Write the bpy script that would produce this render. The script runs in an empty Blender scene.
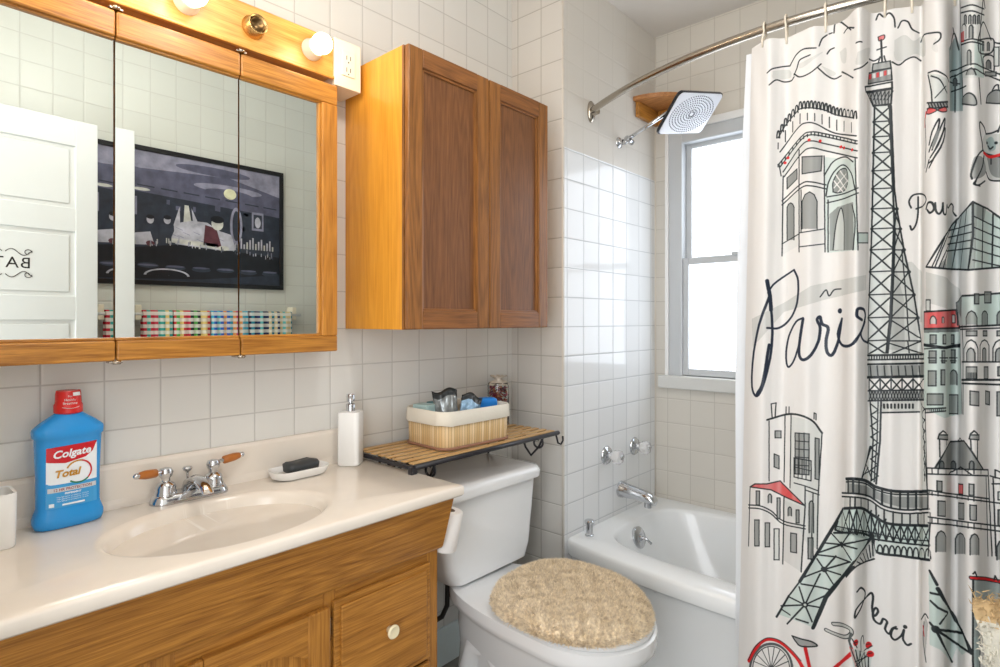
import bpy, bmesh, math, random
import numpy as np
from mathutils import Vector, Matrix
random.seed(7); rng = np.random.default_rng(7)
SC = bpy.context.scene; COL = SC.collection
PI = math.pi

# ------------------------------------------------------------------ materials
def lin(c):
    return tuple((v/12.92 if v <= .04045 else ((v+.055)/1.055)**2.4) for v in (c[0]/255., c[1]/255., c[2]/255.))
def newmat(name):
    m = bpy.data.materials.new(name); m.use_nodes = True
    nt = m.node_tree; b = nt.nodes['Principled BSDF']
    return m, nt, b
def setb(b, **k):
    for n, v in k.items():
        n = n.replace('_', ' ')
        if n in b.inputs:
            b.inputs[n].default_value = v
def simple(name, rgb, rough=.5, metal=0., bump=0., bscale=60., var=0., **k):
    m, nt, b = newmat(name); c = lin(rgb)
    b.inputs['Base Color'].default_value = (*c, 1); setb(b, Roughness=rough, Metallic=metal, **k)
    N, L = nt.nodes, nt.links
    if bump or var:
        tc = N.new('ShaderNodeTexCoord'); no = N.new('ShaderNodeTexNoise'); no.inputs['Scale'].default_value = bscale
        no.inputs['Detail'].default_value = 5
        L.new(tc.outputs['Object'], no.inputs['Vector'])
        if bump:
            bp = N.new('ShaderNodeBump'); bp.inputs['Strength'].default_value = bump; bp.inputs['Distance'].default_value = .002
            L.new(no.outputs['Fac'], bp.inputs['Height']); L.new(bp.outputs['Normal'], b.inputs['Normal'])
        if var:
            r = N.new('ShaderNodeValToRGB'); r.color_ramp.elements[0].position = .3; r.color_ramp.elements[1].position = .7
            r.color_ramp.elements[0].color = (*[v*(1-var) for v in c], 1); r.color_ramp.elements[1].color = (*[min(1, v*(1+var)) for v in c], 1)
            L.new(no.outputs['Fac'], r.inputs['Fac']); L.new(r.outputs['Color'], b.inputs['Base Color'])
    return m
def M_(nt, op, a, b=None, c=None):
    n = nt.nodes.new('ShaderNodeMath'); n.operation = op
    for i, v in enumerate((a, b, c)):
        if v is None: continue
        if isinstance(v, (int, float)): n.inputs[i].default_value = v
        else: nt.links.new(v, n.inputs[i])
    return n.outputs[0]
def tile(name, ax, u0, pu, v0, pv, rgb, grout, rough=.25, top=None, topmat=None, gw=.0016, wob=.5):
    """square glazed tile laid in a straight grid, ax = 'x' or 'y' for the horizontal run"""
    m, nt, b = newmat(name); N, L = nt.nodes, nt.links
    tc = N.new('ShaderNodeTexCoord'); sx = N.new('ShaderNodeSeparateXYZ'); L.new(tc.outputs['Object'], sx.inputs[0])
    U = sx.outputs['X'] if ax == 'x' else sx.outputs['Y']; V = sx.outputs['Z']
    u = M_(nt, 'DIVIDE', M_(nt, 'SUBTRACT', U, u0), pu); v = M_(nt, 'DIVIDE', M_(nt, 'SUBTRACT', V, v0), pv)
    def line(t, p):
        f = M_(nt, 'FRACT', t); d = M_(nt, 'MINIMUM', f, M_(nt, 'SUBTRACT', 1., f)); return M_(nt, 'MULTIPLY', d, p)
    d = M_(nt, 'MINIMUM', line(u, pu), line(v, pv))
    mr = N.new('ShaderNodeMapRange'); mr.interpolation_type = 'SMOOTHSTEP'
    L.new(d, mr.inputs['Value']); mr.inputs['From Min'].default_value = gw*.5; mr.inputs['From Max'].default_value = gw*1.5
    mask = mr.outputs['Result']
    cb = N.new('ShaderNodeCombineXYZ'); L.new(M_(nt, 'FLOOR', u), cb.inputs[0]); L.new(M_(nt, 'FLOOR', v), cb.inputs[1])
    wn = N.new('ShaderNodeTexWhiteNoise'); L.new(cb.outputs[0], wn.inputs['Vector'])
    mx = N.new('ShaderNodeMix'); mx.data_type = 'RGBA'
    c1, c2 = lin(rgb), lin([v*.98 for v in rgb])
    mx.inputs['A'].default_value = (*c1, 1); mx.inputs['B'].default_value = (*c2, 1); L.new(wn.outputs['Value'], mx.inputs['Factor'])
    m2 = N.new('ShaderNodeMix'); m2.data_type = 'RGBA'; m2.inputs['A'].default_value = (*lin(grout), 1)
    L.new(mask, m2.inputs['Factor']); L.new(mx.outputs['Result'], m2.inputs['B'])
    L.new(m2.outputs['Result'], b.inputs['Base Color'])
    # pillow + wobble bump
    mp = N.new('ShaderNodeMapRange'); mp.interpolation_type = 'SMOOTHSTEP'; L.new(d, mp.inputs['Value'])
    mp.inputs['From Min'].default_value = 0; mp.inputs['From Max'].default_value = .006
    no = N.new('ShaderNodeTexNoise'); no.inputs['Scale'].default_value = 9; no.inputs['Detail'].default_value = 1; L.new(tc.outputs['Object'], no.inputs['Vector'])
    h = M_(nt, 'ADD', M_(nt, 'MULTIPLY', mp.outputs['Result'], .6), M_(nt, 'MULTIPLY', no.outputs['Fac'], wob))
    bp = N.new('ShaderNodeBump'); bp.inputs['Distance'].default_value = .0016; bp.inputs['Strength'].default_value = .7
    L.new(h, bp.inputs['Height']); L.new(bp.outputs['Normal'], b.inputs['Normal'])
    rr = M_(nt, 'ADD', M_(nt, 'MULTIPLY', M_(nt, 'SUBTRACT', 1., mask), .5), rough)
    if top is not None:   # above this height the tile is painted matt
        st = M_(nt, 'GREATER_THAN', V, top); rr = M_(nt, 'ADD', rr, M_(nt, 'MULTIPLY', st, .45))
        m3 = N.new('ShaderNodeMix'); m3.data_type = 'RGBA'; L.new(M_(nt, 'MULTIPLY', st, .9), m3.inputs['Factor'])
        L.new(m2.outputs['Result'], m3.inputs['A']); m3.inputs['B'].default_value = (*lin(topmat), 1)
        L.new(m3.outputs['Result'], b.inputs['Base Color'])
    L.new(rr, b.inputs['Roughness'])
    return m
def oak(name, axis, light, dark, scale=1., rough=.35, contrast=1.):
    """oak with the grain running along axis"""
    m, nt, b = newmat(name); N, L = nt.nodes, nt.links
    tc = N.new('ShaderNodeTexCoord'); mp = N.new('ShaderNodeMapping'); L.new(tc.outputs['Object'], mp.inputs['Vector'])
    s = [95*scale]*3; s['xyz'.index(axis)] = 4*scale; mp.inputs['Scale'].default_value = s
    no = N.new('ShaderNodeTexNoise'); no.inputs['Scale'].default_value = 1.; no.inputs['Detail'].default_value = 6; no.inputs['Roughness'].default_value = .62; no.inputs['Distortion'].default_value = .25
    L.new(mp.outputs[0], no.inputs['Vector'])
    mp2 = N.new('ShaderNodeMapping'); L.new(tc.outputs['Object'], mp2.inputs['Vector'])
    s2 = [420*scale]*3; s2['xyz'.index(axis)] = 14*scale; mp2.inputs['Scale'].default_value = s2
    n2 = N.new('ShaderNodeTexNoise'); n2.inputs['Scale'].default_value = 1.; n2.inputs['Detail'].default_value = 3; L.new(mp2.outputs[0], n2.inputs['Vector'])
    mp3 = N.new('ShaderNodeMapping'); L.new(tc.outputs['Object'], mp3.inputs['Vector'])
    s3 = [11*scale]*3; s3['xyz'.index(axis)] = 1.1*scale; mp3.inputs['Scale'].default_value = s3
    n3 = N.new('ShaderNodeTexNoise'); n3.inputs['Scale'].default_value = 1.; n3.inputs['Detail'].default_value = 1; L.new(mp3.outputs[0], n3.inputs['Vector'])
    rings = M_(nt, 'FRACT', M_(nt, 'MULTIPLY', n3.outputs['Fac'], 14.))
    rings = M_(nt, 'ABSOLUTE', M_(nt, 'SUBTRACT', rings, .5))
    f = M_(nt, 'ADD', M_(nt, 'MULTIPLY', no.outputs['Fac'], .62), M_(nt, 'ADD', M_(nt, 'MULTIPLY', n2.outputs['Fac'], .62), M_(nt, 'MULTIPLY', rings, .34)))
    mr = N.new('ShaderNodeMapRange'); L.new(f, mr.inputs['Value']); k = .24/contrast
    mr.inputs['From Min'].default_value = .70-k; mr.inputs['From Max'].default_value = .70+k
    mx = N.new('ShaderNodeMix'); mx.data_type = 'RGBA'; mx.inputs['A'].default_value = (*lin(dark), 1); mx.inputs['B'].default_value = (*lin(light), 1)
    L.new(mr.outputs['Result'], mx.inputs['Factor']); L.new(mx.outputs['Result'], b.inputs['Base Color'])
    bp = N.new('ShaderNodeBump'); bp.inputs['Strength'].default_value = .25; bp.inputs['Distance'].default_value = .0008
    L.new(n2.outputs['Fac'], bp.inputs['Height']); L.new(bp.outputs['Normal'], b.inputs['Normal'])
    setb(b, Roughness=rough); return m

M = {}
TV = (.955, .1098)
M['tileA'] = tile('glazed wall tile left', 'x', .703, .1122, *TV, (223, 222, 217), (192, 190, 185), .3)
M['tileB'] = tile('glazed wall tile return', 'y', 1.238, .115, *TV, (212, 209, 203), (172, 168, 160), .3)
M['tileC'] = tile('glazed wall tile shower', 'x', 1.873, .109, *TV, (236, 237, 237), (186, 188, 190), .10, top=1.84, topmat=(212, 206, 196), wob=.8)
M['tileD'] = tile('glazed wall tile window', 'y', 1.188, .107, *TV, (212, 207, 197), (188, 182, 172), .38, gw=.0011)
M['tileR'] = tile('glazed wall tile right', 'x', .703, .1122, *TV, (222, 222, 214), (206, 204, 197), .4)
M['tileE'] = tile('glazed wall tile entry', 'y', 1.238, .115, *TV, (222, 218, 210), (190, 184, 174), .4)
M['ceil'] = simple('ceiling paint', (226, 222, 216), .8, bump=.15, bscale=90)
M['floor'] = simple('grey stone floor', (136, 134, 128), .45, bump=.1, bscale=14, var=.35)
M['trimw'] = simple('white gloss paint', (232, 232, 230), .35)
M['base'] = simple('pale blue green baseboard', (222, 234, 234), .4)
M['caulk'] = simple('cream bullnose edge', (222, 215, 203), .3)
M['alu'] = simple('grey painted window frame', (194, 197, 199), .42)
M['chrome'] = simple('chrome', (205, 207, 210), .12, 1.)
M['brushed'] = simple('brushed nickel rod', (176, 168, 156), .22, 1.)
M['oakx'] = oak('oak grain x', 'x', (198, 138, 60), (128, 78, 26), 1., .38, .95)
M['oakz'] = oak('oak grain z', 'z', (198, 138, 60), (128, 78, 26), 1., .38, .95)
M['oakdz'] = oak('shaded front oak grain z', 'z', (162, 106, 50), (102, 62, 26))  # cabinet front oak darkened in colour, imitating its weaker light
M['oakdx'] = oak('shaded front oak grain x', 'x', (158, 102, 52), (98, 58, 26))
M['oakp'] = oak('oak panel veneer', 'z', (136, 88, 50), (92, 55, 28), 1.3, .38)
M['oaks'] = oak('lit oak side veneer', 'z', (238, 172, 66), (204, 134, 40), .8, .3, .7)  # bulb light on the cabinet side put into this brighter oak colour
M['oaky'] = oak('oak grain y', 'y', (202, 142, 66), (138, 82, 28))
M['oakm'] = oak('mirror door oak', 'x', (208, 146, 64), (136, 82, 26), 1., .28)
M['oakmz'] = oak('mirror door oak upright', 'z', (214, 150, 66), (160, 100, 34), 1., .28)
M['oakl'] = oak('light bar oak', 'x', (232, 180, 98), (186, 124, 46), 1., .3)
M['marble'] = simple('cream cultured marble', (232, 223, 211), .16, bscale=9, var=.035)
_m = M['marble']; _nt = _m.node_tree; _b = _nt.nodes['Principled BSDF']; _N, _L = _nt.nodes, _nt.links
_tc = _N.new('ShaderNodeTexCoord'); _mp = _N.new('ShaderNodeMapping'); _mp.inputs['Scale'].default_value = (110, 3, 2); _L.new(_tc.outputs['Object'], _mp.inputs['Vector'])
_no = _N.new('ShaderNodeTexNoise'); _no.inputs['Scale'].default_value = 1.; _no.inputs['Detail'].default_value = 3; _L.new(_mp.outputs[0], _no.inputs['Vector'])
_sx = _N.new('ShaderNodeSeparateXYZ'); _L.new(_tc.outputs['Object'], _sx.inputs[0])
def _rng(v, a, b, w):
    q1 = _N.new('ShaderNodeMapRange'); q1.interpolation_type = 'SMOOTHSTEP'; _L.new(v, q1.inputs['Value']); q1.inputs['From Min'].default_value = a; q1.inputs['From Max'].default_value = a+w
    q2 = _N.new('ShaderNodeMapRange'); q2.interpolation_type = 'SMOOTHSTEP'; _L.new(v, q2.inputs['Value']); q2.inputs['From Min'].default_value = b; q2.inputs['From Max'].default_value = b+w; q2.inputs['To Min'].default_value = 1; q2.inputs['To Max'].default_value = 0
    return M_(_nt, 'MULTIPLY', q1.outputs['Result'], q2.outputs['Result'])
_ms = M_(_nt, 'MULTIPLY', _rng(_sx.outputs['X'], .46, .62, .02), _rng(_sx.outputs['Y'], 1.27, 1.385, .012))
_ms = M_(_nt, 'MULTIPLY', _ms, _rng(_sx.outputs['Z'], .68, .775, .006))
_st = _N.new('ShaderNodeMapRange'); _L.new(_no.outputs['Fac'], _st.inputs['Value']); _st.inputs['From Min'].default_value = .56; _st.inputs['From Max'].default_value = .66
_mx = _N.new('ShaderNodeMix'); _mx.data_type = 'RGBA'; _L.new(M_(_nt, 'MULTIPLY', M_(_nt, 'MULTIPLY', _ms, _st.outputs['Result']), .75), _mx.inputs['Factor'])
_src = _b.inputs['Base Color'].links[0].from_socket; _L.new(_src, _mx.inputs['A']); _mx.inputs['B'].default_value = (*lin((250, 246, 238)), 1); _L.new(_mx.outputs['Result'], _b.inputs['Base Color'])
M['porc'] = simple('white porcelain', (232, 233, 233), .09)
M['tub'] = simple('white tub enamel', (238, 240, 240), .12)
M['ceramic'] = simple('white ceramic', (240, 240, 238), .12)
M['black'] = simple('black painted iron', (32, 32, 38), .4)
M['ivory'] = simple('ivory plastic', (236, 226, 204), .35)
M['cream'] = simple('cream ceramic knob', (238, 226, 190), .2)
M['paper'] = simple('white tissue paper', (244, 240, 236), .85, bump=.3, bscale=120)
M['card'] = simple('brown cardboard', (120, 100, 84), .9)
M['soap'] = simple('charcoal soap', (52, 56, 58), .45, bump=.3, bscale=40)
M['bamboo'] = None
M['white'] = simple('white plastic', (236, 236, 236), .3)
M['dark'] = simple('dark shadow gap', (40, 30, 22), .7)
M['rubber'] = simple('black rubber hose', (26, 26, 28), .5)

def glass(name, rgb, rough=.03, ior=1.45, trans=1.):
    m, nt, b = newmat(name); b.inputs['Base Color'].default_value = (*lin(rgb), 1)
    setb(b, Roughness=rough, IOR=ior); b.inputs['Transmission Weight'].default_value = trans
    return m
M['acrylic'] = glass('clear acrylic', (250, 250, 250), .12, 1.49, .6)
mm, nt, b = newmat('mirror silver'); b.inputs['Base Color'].default_value = (.78, .84, .82, 1); setb(b, Roughness=.0, Metallic=1.); M['mirror'] = mm
def emis(name, rgb, st, base=(.9, .9, .9)):
    m, nt, b = newmat(name); b.inputs['Base Color'].default_value = (*base, 1)
    b.inputs['Emission Color'].default_value = (*lin(rgb), 1); b.inputs['Emission Strength'].default_value = st; return m
M['bulb'] = emis('glowing frosted bulb', (255, 222, 176), 9.0)
M['pane'] = emis('frosted daylit pane', (236, 244, 255), 3.6, (.3, .3, .3)); setb(M['pane'].node_tree.nodes['Principled BSDF'], Roughness=.4)
M['addedlamp'] = emis('added ceiling lamp glass', (255, 243, 224), 6.0)

# bamboo splints of the basket
m, nt, b = newmat('bamboo splints'); N, L = nt.nodes, nt.links
uvn = N.new('ShaderNodeUVMap'); sx = N.new('ShaderNodeSeparateXYZ'); L.new(uvn.outputs[0], sx.inputs[0])
u = M_(nt, 'MULTIPLY', sx.outputs['X'], 90.); fl = M_(nt, 'FLOOR', u); fr = M_(nt, 'FRACT', u)
wn = N.new('ShaderNodeTexWhiteNoise'); wn.noise_dimensions = '1D'; L.new(fl, wn.inputs['W'])
mx = N.new('ShaderNodeMix'); mx.data_type = 'RGBA'; mx.inputs['A'].default_value = (*lin((206, 170, 116)), 1); mx.inputs['B'].default_value = (*lin((232, 208, 166)), 1); L.new(wn.outputs['Value'], mx.inputs['Factor'])
g = M_(nt, 'GREATER_THAN', M_(nt, 'ABSOLUTE', M_(nt, 'SUBTRACT', fr, .5)), .44)
m2 = N.new('ShaderNodeMix'); m2.data_type = 'RGBA'; L.new(g, m2.inputs['Factor']); L.new(mx.outputs['Result'], m2.inputs['A']); m2.inputs['B'].default_value = (*lin((150, 112, 70)), 1)
L.new(m2.outputs['Result'], b.inputs['Base Color']); setb(b, Roughness=.5); M['bamboo'] = m
M['slat'] = oak('shelf slat wood', 'x', (222, 186, 130), (176, 128, 70), 1.2, .4)
M['liner'] = simple('basket cloth liner', (226, 220, 206), .9, bump=.4, bscale=90)

# ------------------------------------------------------------------ mesh helpers
def obj(name, bm, mat, parent=None, smooth=False, sharp=.6):
    me = bpy.data.meshes.new(name)
    if smooth:
        for f in bm.faces: f.smooth = True
        for e in bm.edges:
            if len(e.link_faces) == 2 and e.calc_face_angle(0) > sharp: e.smooth = False
    bm.to_mesh(me); bm.free()
    for mt in (mat if isinstance(mat, (list, tuple)) else [mat]): me.materials.append(mt)
    o = bpy.data.objects.new(name, me); COL.objects.link(o)
    if parent:
        o.parent = parent
        if parent.type == 'EMPTY': o.matrix_parent_inverse = Matrix.Translation(-parent.location)   # meshes are built in room coordinates
    return o
def thing(name, label, cat, loc=(0, 0, 0), group=None):
    o = bpy.data.objects.new(name, None); COL.objects.link(o); o.location = loc; o.empty_display_size = .05
    o['label'] = label; o['category'] = cat
    if group: o['group'] = group
    return o
def tag(o, label, cat, group=None, kind=None):
    o['label'] = label; o['category'] = cat
    if group: o['group'] = group
    if kind: o['kind'] = kind
    return o
def struct(o): o['kind'] = 'structure'; return o
def bmn(): return bmesh.new()
def box(bm, x0, x1, y0, y1, z0, z1, bev=0., seg=2, mi=0, mat=None):
    vs = [bm.verts.new((x, y, z)) for x in (x0, x1) for y in (y0, y1) for z in (z0, z1)]
    fs = [bm.faces.new([vs[i] for i in q]) for q in ((0, 1, 3, 2), (4, 6, 7, 5), (0, 4, 5, 1), (2, 3, 7, 6), (0, 2, 6, 4), (1, 5, 7, 3))]
    for f in fs: f.material_index = mi
    if mat is not None: bmesh.ops.transform(bm, matrix=mat, verts=vs)
    if bev:
        es = list({e for f in fs for e in f.edges})
        r = bmesh.ops.bevel(bm, geom=es, offset=bev, segments=seg, affect='EDGES', profile=.5)
        for f in r['faces']: f.material_index = mi
    return bm
def tube(bm, pts, r, seg=10, caps=True, mi=0):
    pts = [Vector(p) for p in pts]; n = len(pts); rs = r if isinstance(r, (list, tuple)) else [r]*n
    rings = []; up = None
    for i, p in enumerate(pts):
        d = (pts[min(i+1, n-1)]-pts[max(i-1, 0)]).normalized()
        if up is None: up = Vector((0, 0, 1)) if abs(d.z) < .9 else Vector((1, 0, 0))
        a = d.cross(up).normalized(); b2 = a.cross(d).normalized(); up = b2
        rings.append([bm.verts.new(p+rs[i]*(math.cos(t)*a+math.sin(t)*b2)) for t in [2*PI*k/seg for k in range(seg)]])
    for i in range(n-1):
        for k in range(seg):
            f = bm.faces.new((rings[i][k], rings[i][(k+1) % seg], rings[i+1][(k+1) % seg], rings[i+1][k])); f.material_index = mi; f.smooth = True
    if caps:
        for rg in (rings[0][::-1], rings[-1]):
            f = bm.faces.new(rg); f.material_index = mi
    return bm
def arc(cx, cy, r, a0, a1, n=16): return [(cx+r*math.cos(a0+(a1-a0)*i/n), cy+r*math.sin(a0+(a1-a0)*i/n)) for i in range(n+1)]
def lathe(bm, prof, c=(0, 0, 0), axis='z', seg=32, mi=0, mat=None):
    """prof: list of (radius, height) pairs"""
    rings = []; allv = []
    for r, h in prof:
        ring = []
        for k in range(seg if r > 1e-6 else 1):
            t = 2*PI*k/seg; p = (r*math.cos(t), r*math.sin(t), h)
            if axis == 'y': p = (p[0], -p[2], p[1])     # axis points to -y
            elif axis == 'x': p = (p[2], p[0], p[1])
            v = Vector(p)
            if mat is not None: v = mat @ v
            ring.append(bm.verts.new(v+Vector(c)))
        rings.append(ring); allv += ring
    for a, b2 in zip(rings, rings[1:]):
        if len(a) == 1 and len(b2) == 1: continue
        for k in range(seg):
            k2 = (k+1) % seg
            if len(a) == 1: vs = (a[0], b2[k2], b2[k])
            elif len(b2) == 1: vs = (a[k], a[k2], b2[0])
            else: vs = (a[k], a[k2], b2[k2], b2[k])
            f = bm.faces.new(vs); f.material_index = mi; f.smooth = True
    return allv
def loft(bm, secs, cap0=True, cap1=True, mi=0, smooth=True):
    rings = [[bm.verts.new(p) for p in s] for s in secs]; n = len(rings[0])
    for a, b2 in zip(rings, rings[1:]):
        for k in range(n):
            f = bm.faces.new((a[k], a[(k+1) % n], b2[(k+1) % n], b2[k])); f.material_index = mi; f.smooth = smooth
    if cap0: f = bm.faces.new(rings[0][::-1]); f.material_index = mi
    if cap1: f = bm.faces.new(rings[-1]); f.material_index = mi
    return rings
def rrect(cx, cy, w, d, r, z, n=6, rot=0.):
    pts = []
    for (sx_, sy_, a0) in ((1, 1, 0), (-1, 1, PI/2), (-1, -1, PI), (1, -1, 1.5*PI)):
        for k in range(n+1):
            t = a0+PI/2*k/n; pts.append(((w/2-r)*sx_+r*math.cos(t), (d/2-r)*sy_+r*math.sin(t)))
    c, s = math.cos(rot), math.sin(rot)
    return [(cx+x*c-y*s, cy+x*s+y*c, z) for x, y in pts]
def prism(bm, poly, f3, t, mi=0):
    """poly in 2D, f3 maps (u,v,w) to 3D, thickness t"""
    a = [bm.verts.new(f3(u, v, 0)) for u, v in poly]; b2 = [bm.verts.new(f3(u, v, t)) for u, v in poly]; n = len(poly)
    for q in (a[::-1], b2): bm.faces.new(q).material_index = mi
    for k in range(n): bm.faces.new((a[k], a[(k+1) % n], b2[(k+1) % n], b2[k])).material_index = mi
    return bm
def fixn(bm): bmesh.ops.recalc_face_normals(bm, faces=bm.faces[:]); return bm
def text_bm(s, size, shear=0., extr=.0004, spacing=1., bold=0.):
    """lettering as a mesh in the xy plane, centred on the origin"""
    cu = bpy.data.curves.new('t', 'FONT'); cu.body = s; cu.size = size; cu.align_x = 'CENTER'; cu.align_y = 'CENTER'
    cu.extrude = extr; cu.shear = shear; cu.space_character = spacing; cu.offset = bold; cu.resolution_u = 3
    o = bpy.data.objects.new('t', cu); COL.objects.link(o)
    dg = bpy.context.evaluated_depsgraph_get(); dg.update()
    me = bpy.data.meshes.new_from_object(o.evaluated_get(dg))
    bm = bmesh.new(); bm.from_mesh(me); bpy.data.objects.remove(o); bpy.data.curves.remove(cu); bpy.data.meshes.remove(me)
    return bm

# ------------------------------------------------------------------ camera
H = 1.2; FP = 579.; ANG = math.atan2(520, 579)
cam = bpy.data.objects.new('camera', bpy.data.cameras.new('camera')); COL.objects.link(cam); SC.camera = cam
cam.data.sensor_width = 36; cam.data.lens = FP/1000*36; cam.data.shift_y = -(333.5-320)/1000
cam.location = (0, 0, H); cam.rotation_euler = (PI/2, 0, ANG-PI/2); cam.data.clip_start = .02

# ------------------------------------------------------------------ room
XL, XB, XD, YA, YC, YR, ZC = -.10, 1.74, 2.46, 1.5, 1.25, -.27, 2.50
o = struct(obj('floor', box(bmn(), XL-.9, XD, YR, YA, -.05, 0), M['floor']))
o = struct(obj('ceiling', box(bmn(), XL, XD+.1, YR-.1, YA+.1, ZC, ZC+.05), M['ceil']))
struct(obj('wall_left', box(bmn(), XL, XB, YA, YA+.1, 0, ZC), M['tileA']))
bm = bmn(); box(bm, XB, XB+.008, YC, YA+.1, 0, ZC)
struct(obj('wall_return', bm, M['tileB']))
struct(obj('wall_shower', box(bmn(), XB+.008, XD+.1, YC, YA+.1, 0, ZC), M['tileC']))
struct(obj('wall_right', box(bmn(), XL, XD+.1, YR-.1, YR, 0, ZC), M['tileR']))
WY0, WY1, WZ0, WZ1 = .47, 1.152, .95, 2.005       # rough opening of the window
bm = bmn()
box(bm, XD, XD+.1, YR, WY0, 0, ZC); box(bm, XD, XD+.1, WY1, YC, 0, ZC); box(bm, XD, XD+.1, WY0, WY1, 0, WZ0); box(bm, XD, XD+.1, WY0, WY1, WZ1, ZC)
struct(obj('wall_window', bm, M['tileD']))
bm = bmn(); box(bm, XL-.1, XL, YR, -.2, 0, ZC); box(bm, XL-.1, XL, .62, YA+.1, 0, ZC); box(bm, XL-.1, XL, -.2, .62, 2.06, ZC)
struct(obj('wall_entry', bm, M['tileE']))
bm = bmn(); box(bm, XL, XL+.015, .62, .70, 0, 2.13, .003); box(bm, XL, XL+.015, -.265, .70, 2.06, 2.14, .003)
struct(obj('trim_1', bm, M['trimw']))
# rounded corner bead and silicone joint of the shower wall
bm = bmn(); tube(bm, [(XB+.004, YC+.004, 0.0), (XB+.004, YC+.004, ZC)], .0050, 12); struct(obj('trim_2', bm, M['caulk']))
bm = bmn(); tube(bm, [(XD-.001, YC-.001, .39), (XD-.001, YC-.001, ZC)], .004, 8); struct(obj('trim_3', bm, M['caulk']))
struct(obj('baseboard_left', box(bmn(), 1.03, XB, YA-.012, YA, 0, .13, .003), M['base']))
struct(obj('baseboard_return', box(bmn(), XB-.012, XB, YC, YA-.012, 0, .13, .003), M['base']))

# window
win = struct(obj('window_1', fixn(box(box(box(box(bmn(), XD-.008, XD+.08, WY1-.035, WY1+.038, .95, 2.05, .004), XD-.008, XD+.08, WY0-.055, WY0+.035, .95, 2.05, .004), XD-.008, XD+.08, WY0+.035, WY1-.035, 1.985, 2.05, .004), XD+.02, XD+.08, WY0+.03, WY1-.03, .93, .965, .003)), M['alu']))
bm = bmn(); box(bm, XD-.02, XD-.006, WY1+.025, WY1+.041, .95, 2.055, .003); box(bm, XD-.02, XD-.006, WY0-.058, WY0-.042, .95, 2.055, .003); box(bm, XD-.02, XD-.006, WY0-.058, WY1+.041, 2.040, 2.072, .003)
obj('casing_bead', bm, M['trimw'], win)
def sash(z0, z1, x, nm):
    bm = bmn(); y0, y1 = WY0+.035, WY1-.035; w = .026
    box(bm, x, x+.03, y0, y0+w, z0, z1, .003); box(bm, x, x+.03, y1-w, y1, z0, z1, .003)
    box(bm, x, x+.03, y0+w, y1-w, z0, z0+.03, .003); box(bm, x, x+.03, y0+w, y1-w, z1-.03, z1, .003)
    s = obj(nm, bm, M['alu'], win)
    obj('pane', box(bmn(), x+.012, x+.017, y0+w-.004, y1-w+.004, z0+.026, z1-.026), M['pane'], s)
    return s
s1 = sash(1.45, 1.995, XD+.035, 'sash'); s2 = sash(.955, 1.475, XD+.002, 'sash')
obj('window_sill', box(bmn(), XD-.035, XD+.02, WY0-.08, WY1+.068, .895, .952, .005), simple('grey white sill', (208, 208, 204), .4), win)
obj('sash_lock', box(bmn(), XD-.012, XD+.004, .85, .90, 1.472, 1.486, .004), M['alu'], s2)

# open door folded back against the right wall, its face seen in the mirror
door = struct(obj('door_1', fixn(box(box(box(bmn(), .07, .15, -.19, -.155, .01, 2.04, .002), .75, .83, -.19, -.155, .01, 2.04, .002), .15, .75, -.18, -.165, .01, 2.03)), M['trimw']))
bm = bmn(); zz = 2.04
rails = [(1.93, 2.04), (1.57, 1.67), (1.20, 1.30), (.83, .93), (.46, .56), (.01, .20)]
for a, c in rails: box(bm, .149, .751, -.189, -.156, a, c, .003)
obj('door_rail', bm, M['trimw'], door)
bm = bmn()
for (a, _), (_, d) in zip(rails, rails[1:]): box(bm, .17, .73, -.166, -.160, d+.016, a-.016, .004)
obj('door_panel', bm, M['trimw'], door)
dk = simple('black decal', (38, 36, 36), .6)
bm = text_bm('BATH', .062, extr=.0003, spacing=1.15); bmesh.ops.transform(bm, matrix=Matrix.Translation((.515, -.1596, 1.425)) @ Matrix.Rotation(PI, 4, 'Z') @ Matrix.Rotation(PI/2, 4, 'X'), verts=bm.verts)
for sg in (1, -1):
    for q in (1, -1):
        pts = [(.515+q*(.005+.085*t), -.1590, 1.425+sg*(.044+.012*math.sin(t*7))) for t in [i/20 for i in range(21)]]
        tube(bm, pts, .0014, 5)
        tube(bm, [(.515+q*(.075+.014*math.cos(a)*(1-a/9)), -.1590, 1.425+sg*(.044+.014*math.sin(a)*(1-a/9))) for a in [i*.45 for i in range(16)]], .0014, 5)
obj('door_lettering', bm, dk, door)
bm = bmn(); lathe(bm, [(0, 0), (.025, 0), (.025, .005), (.01, .01), (.01, .035), (.026, .045), (.028, .06), (.018, .07), (0, .072)], (.77, -.155, .95), 'y', 24)
bmesh.ops.transform(bm, matrix=Matrix.Translation((0, -.155, 0)) @ Matrix.Scale(-1, 4, (0, 1, 0)) @ Matrix.Translation((0, .155, 0)), verts=bm.verts)
obj('door_handle', fixn(bm), M['brushed'], door)
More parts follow.
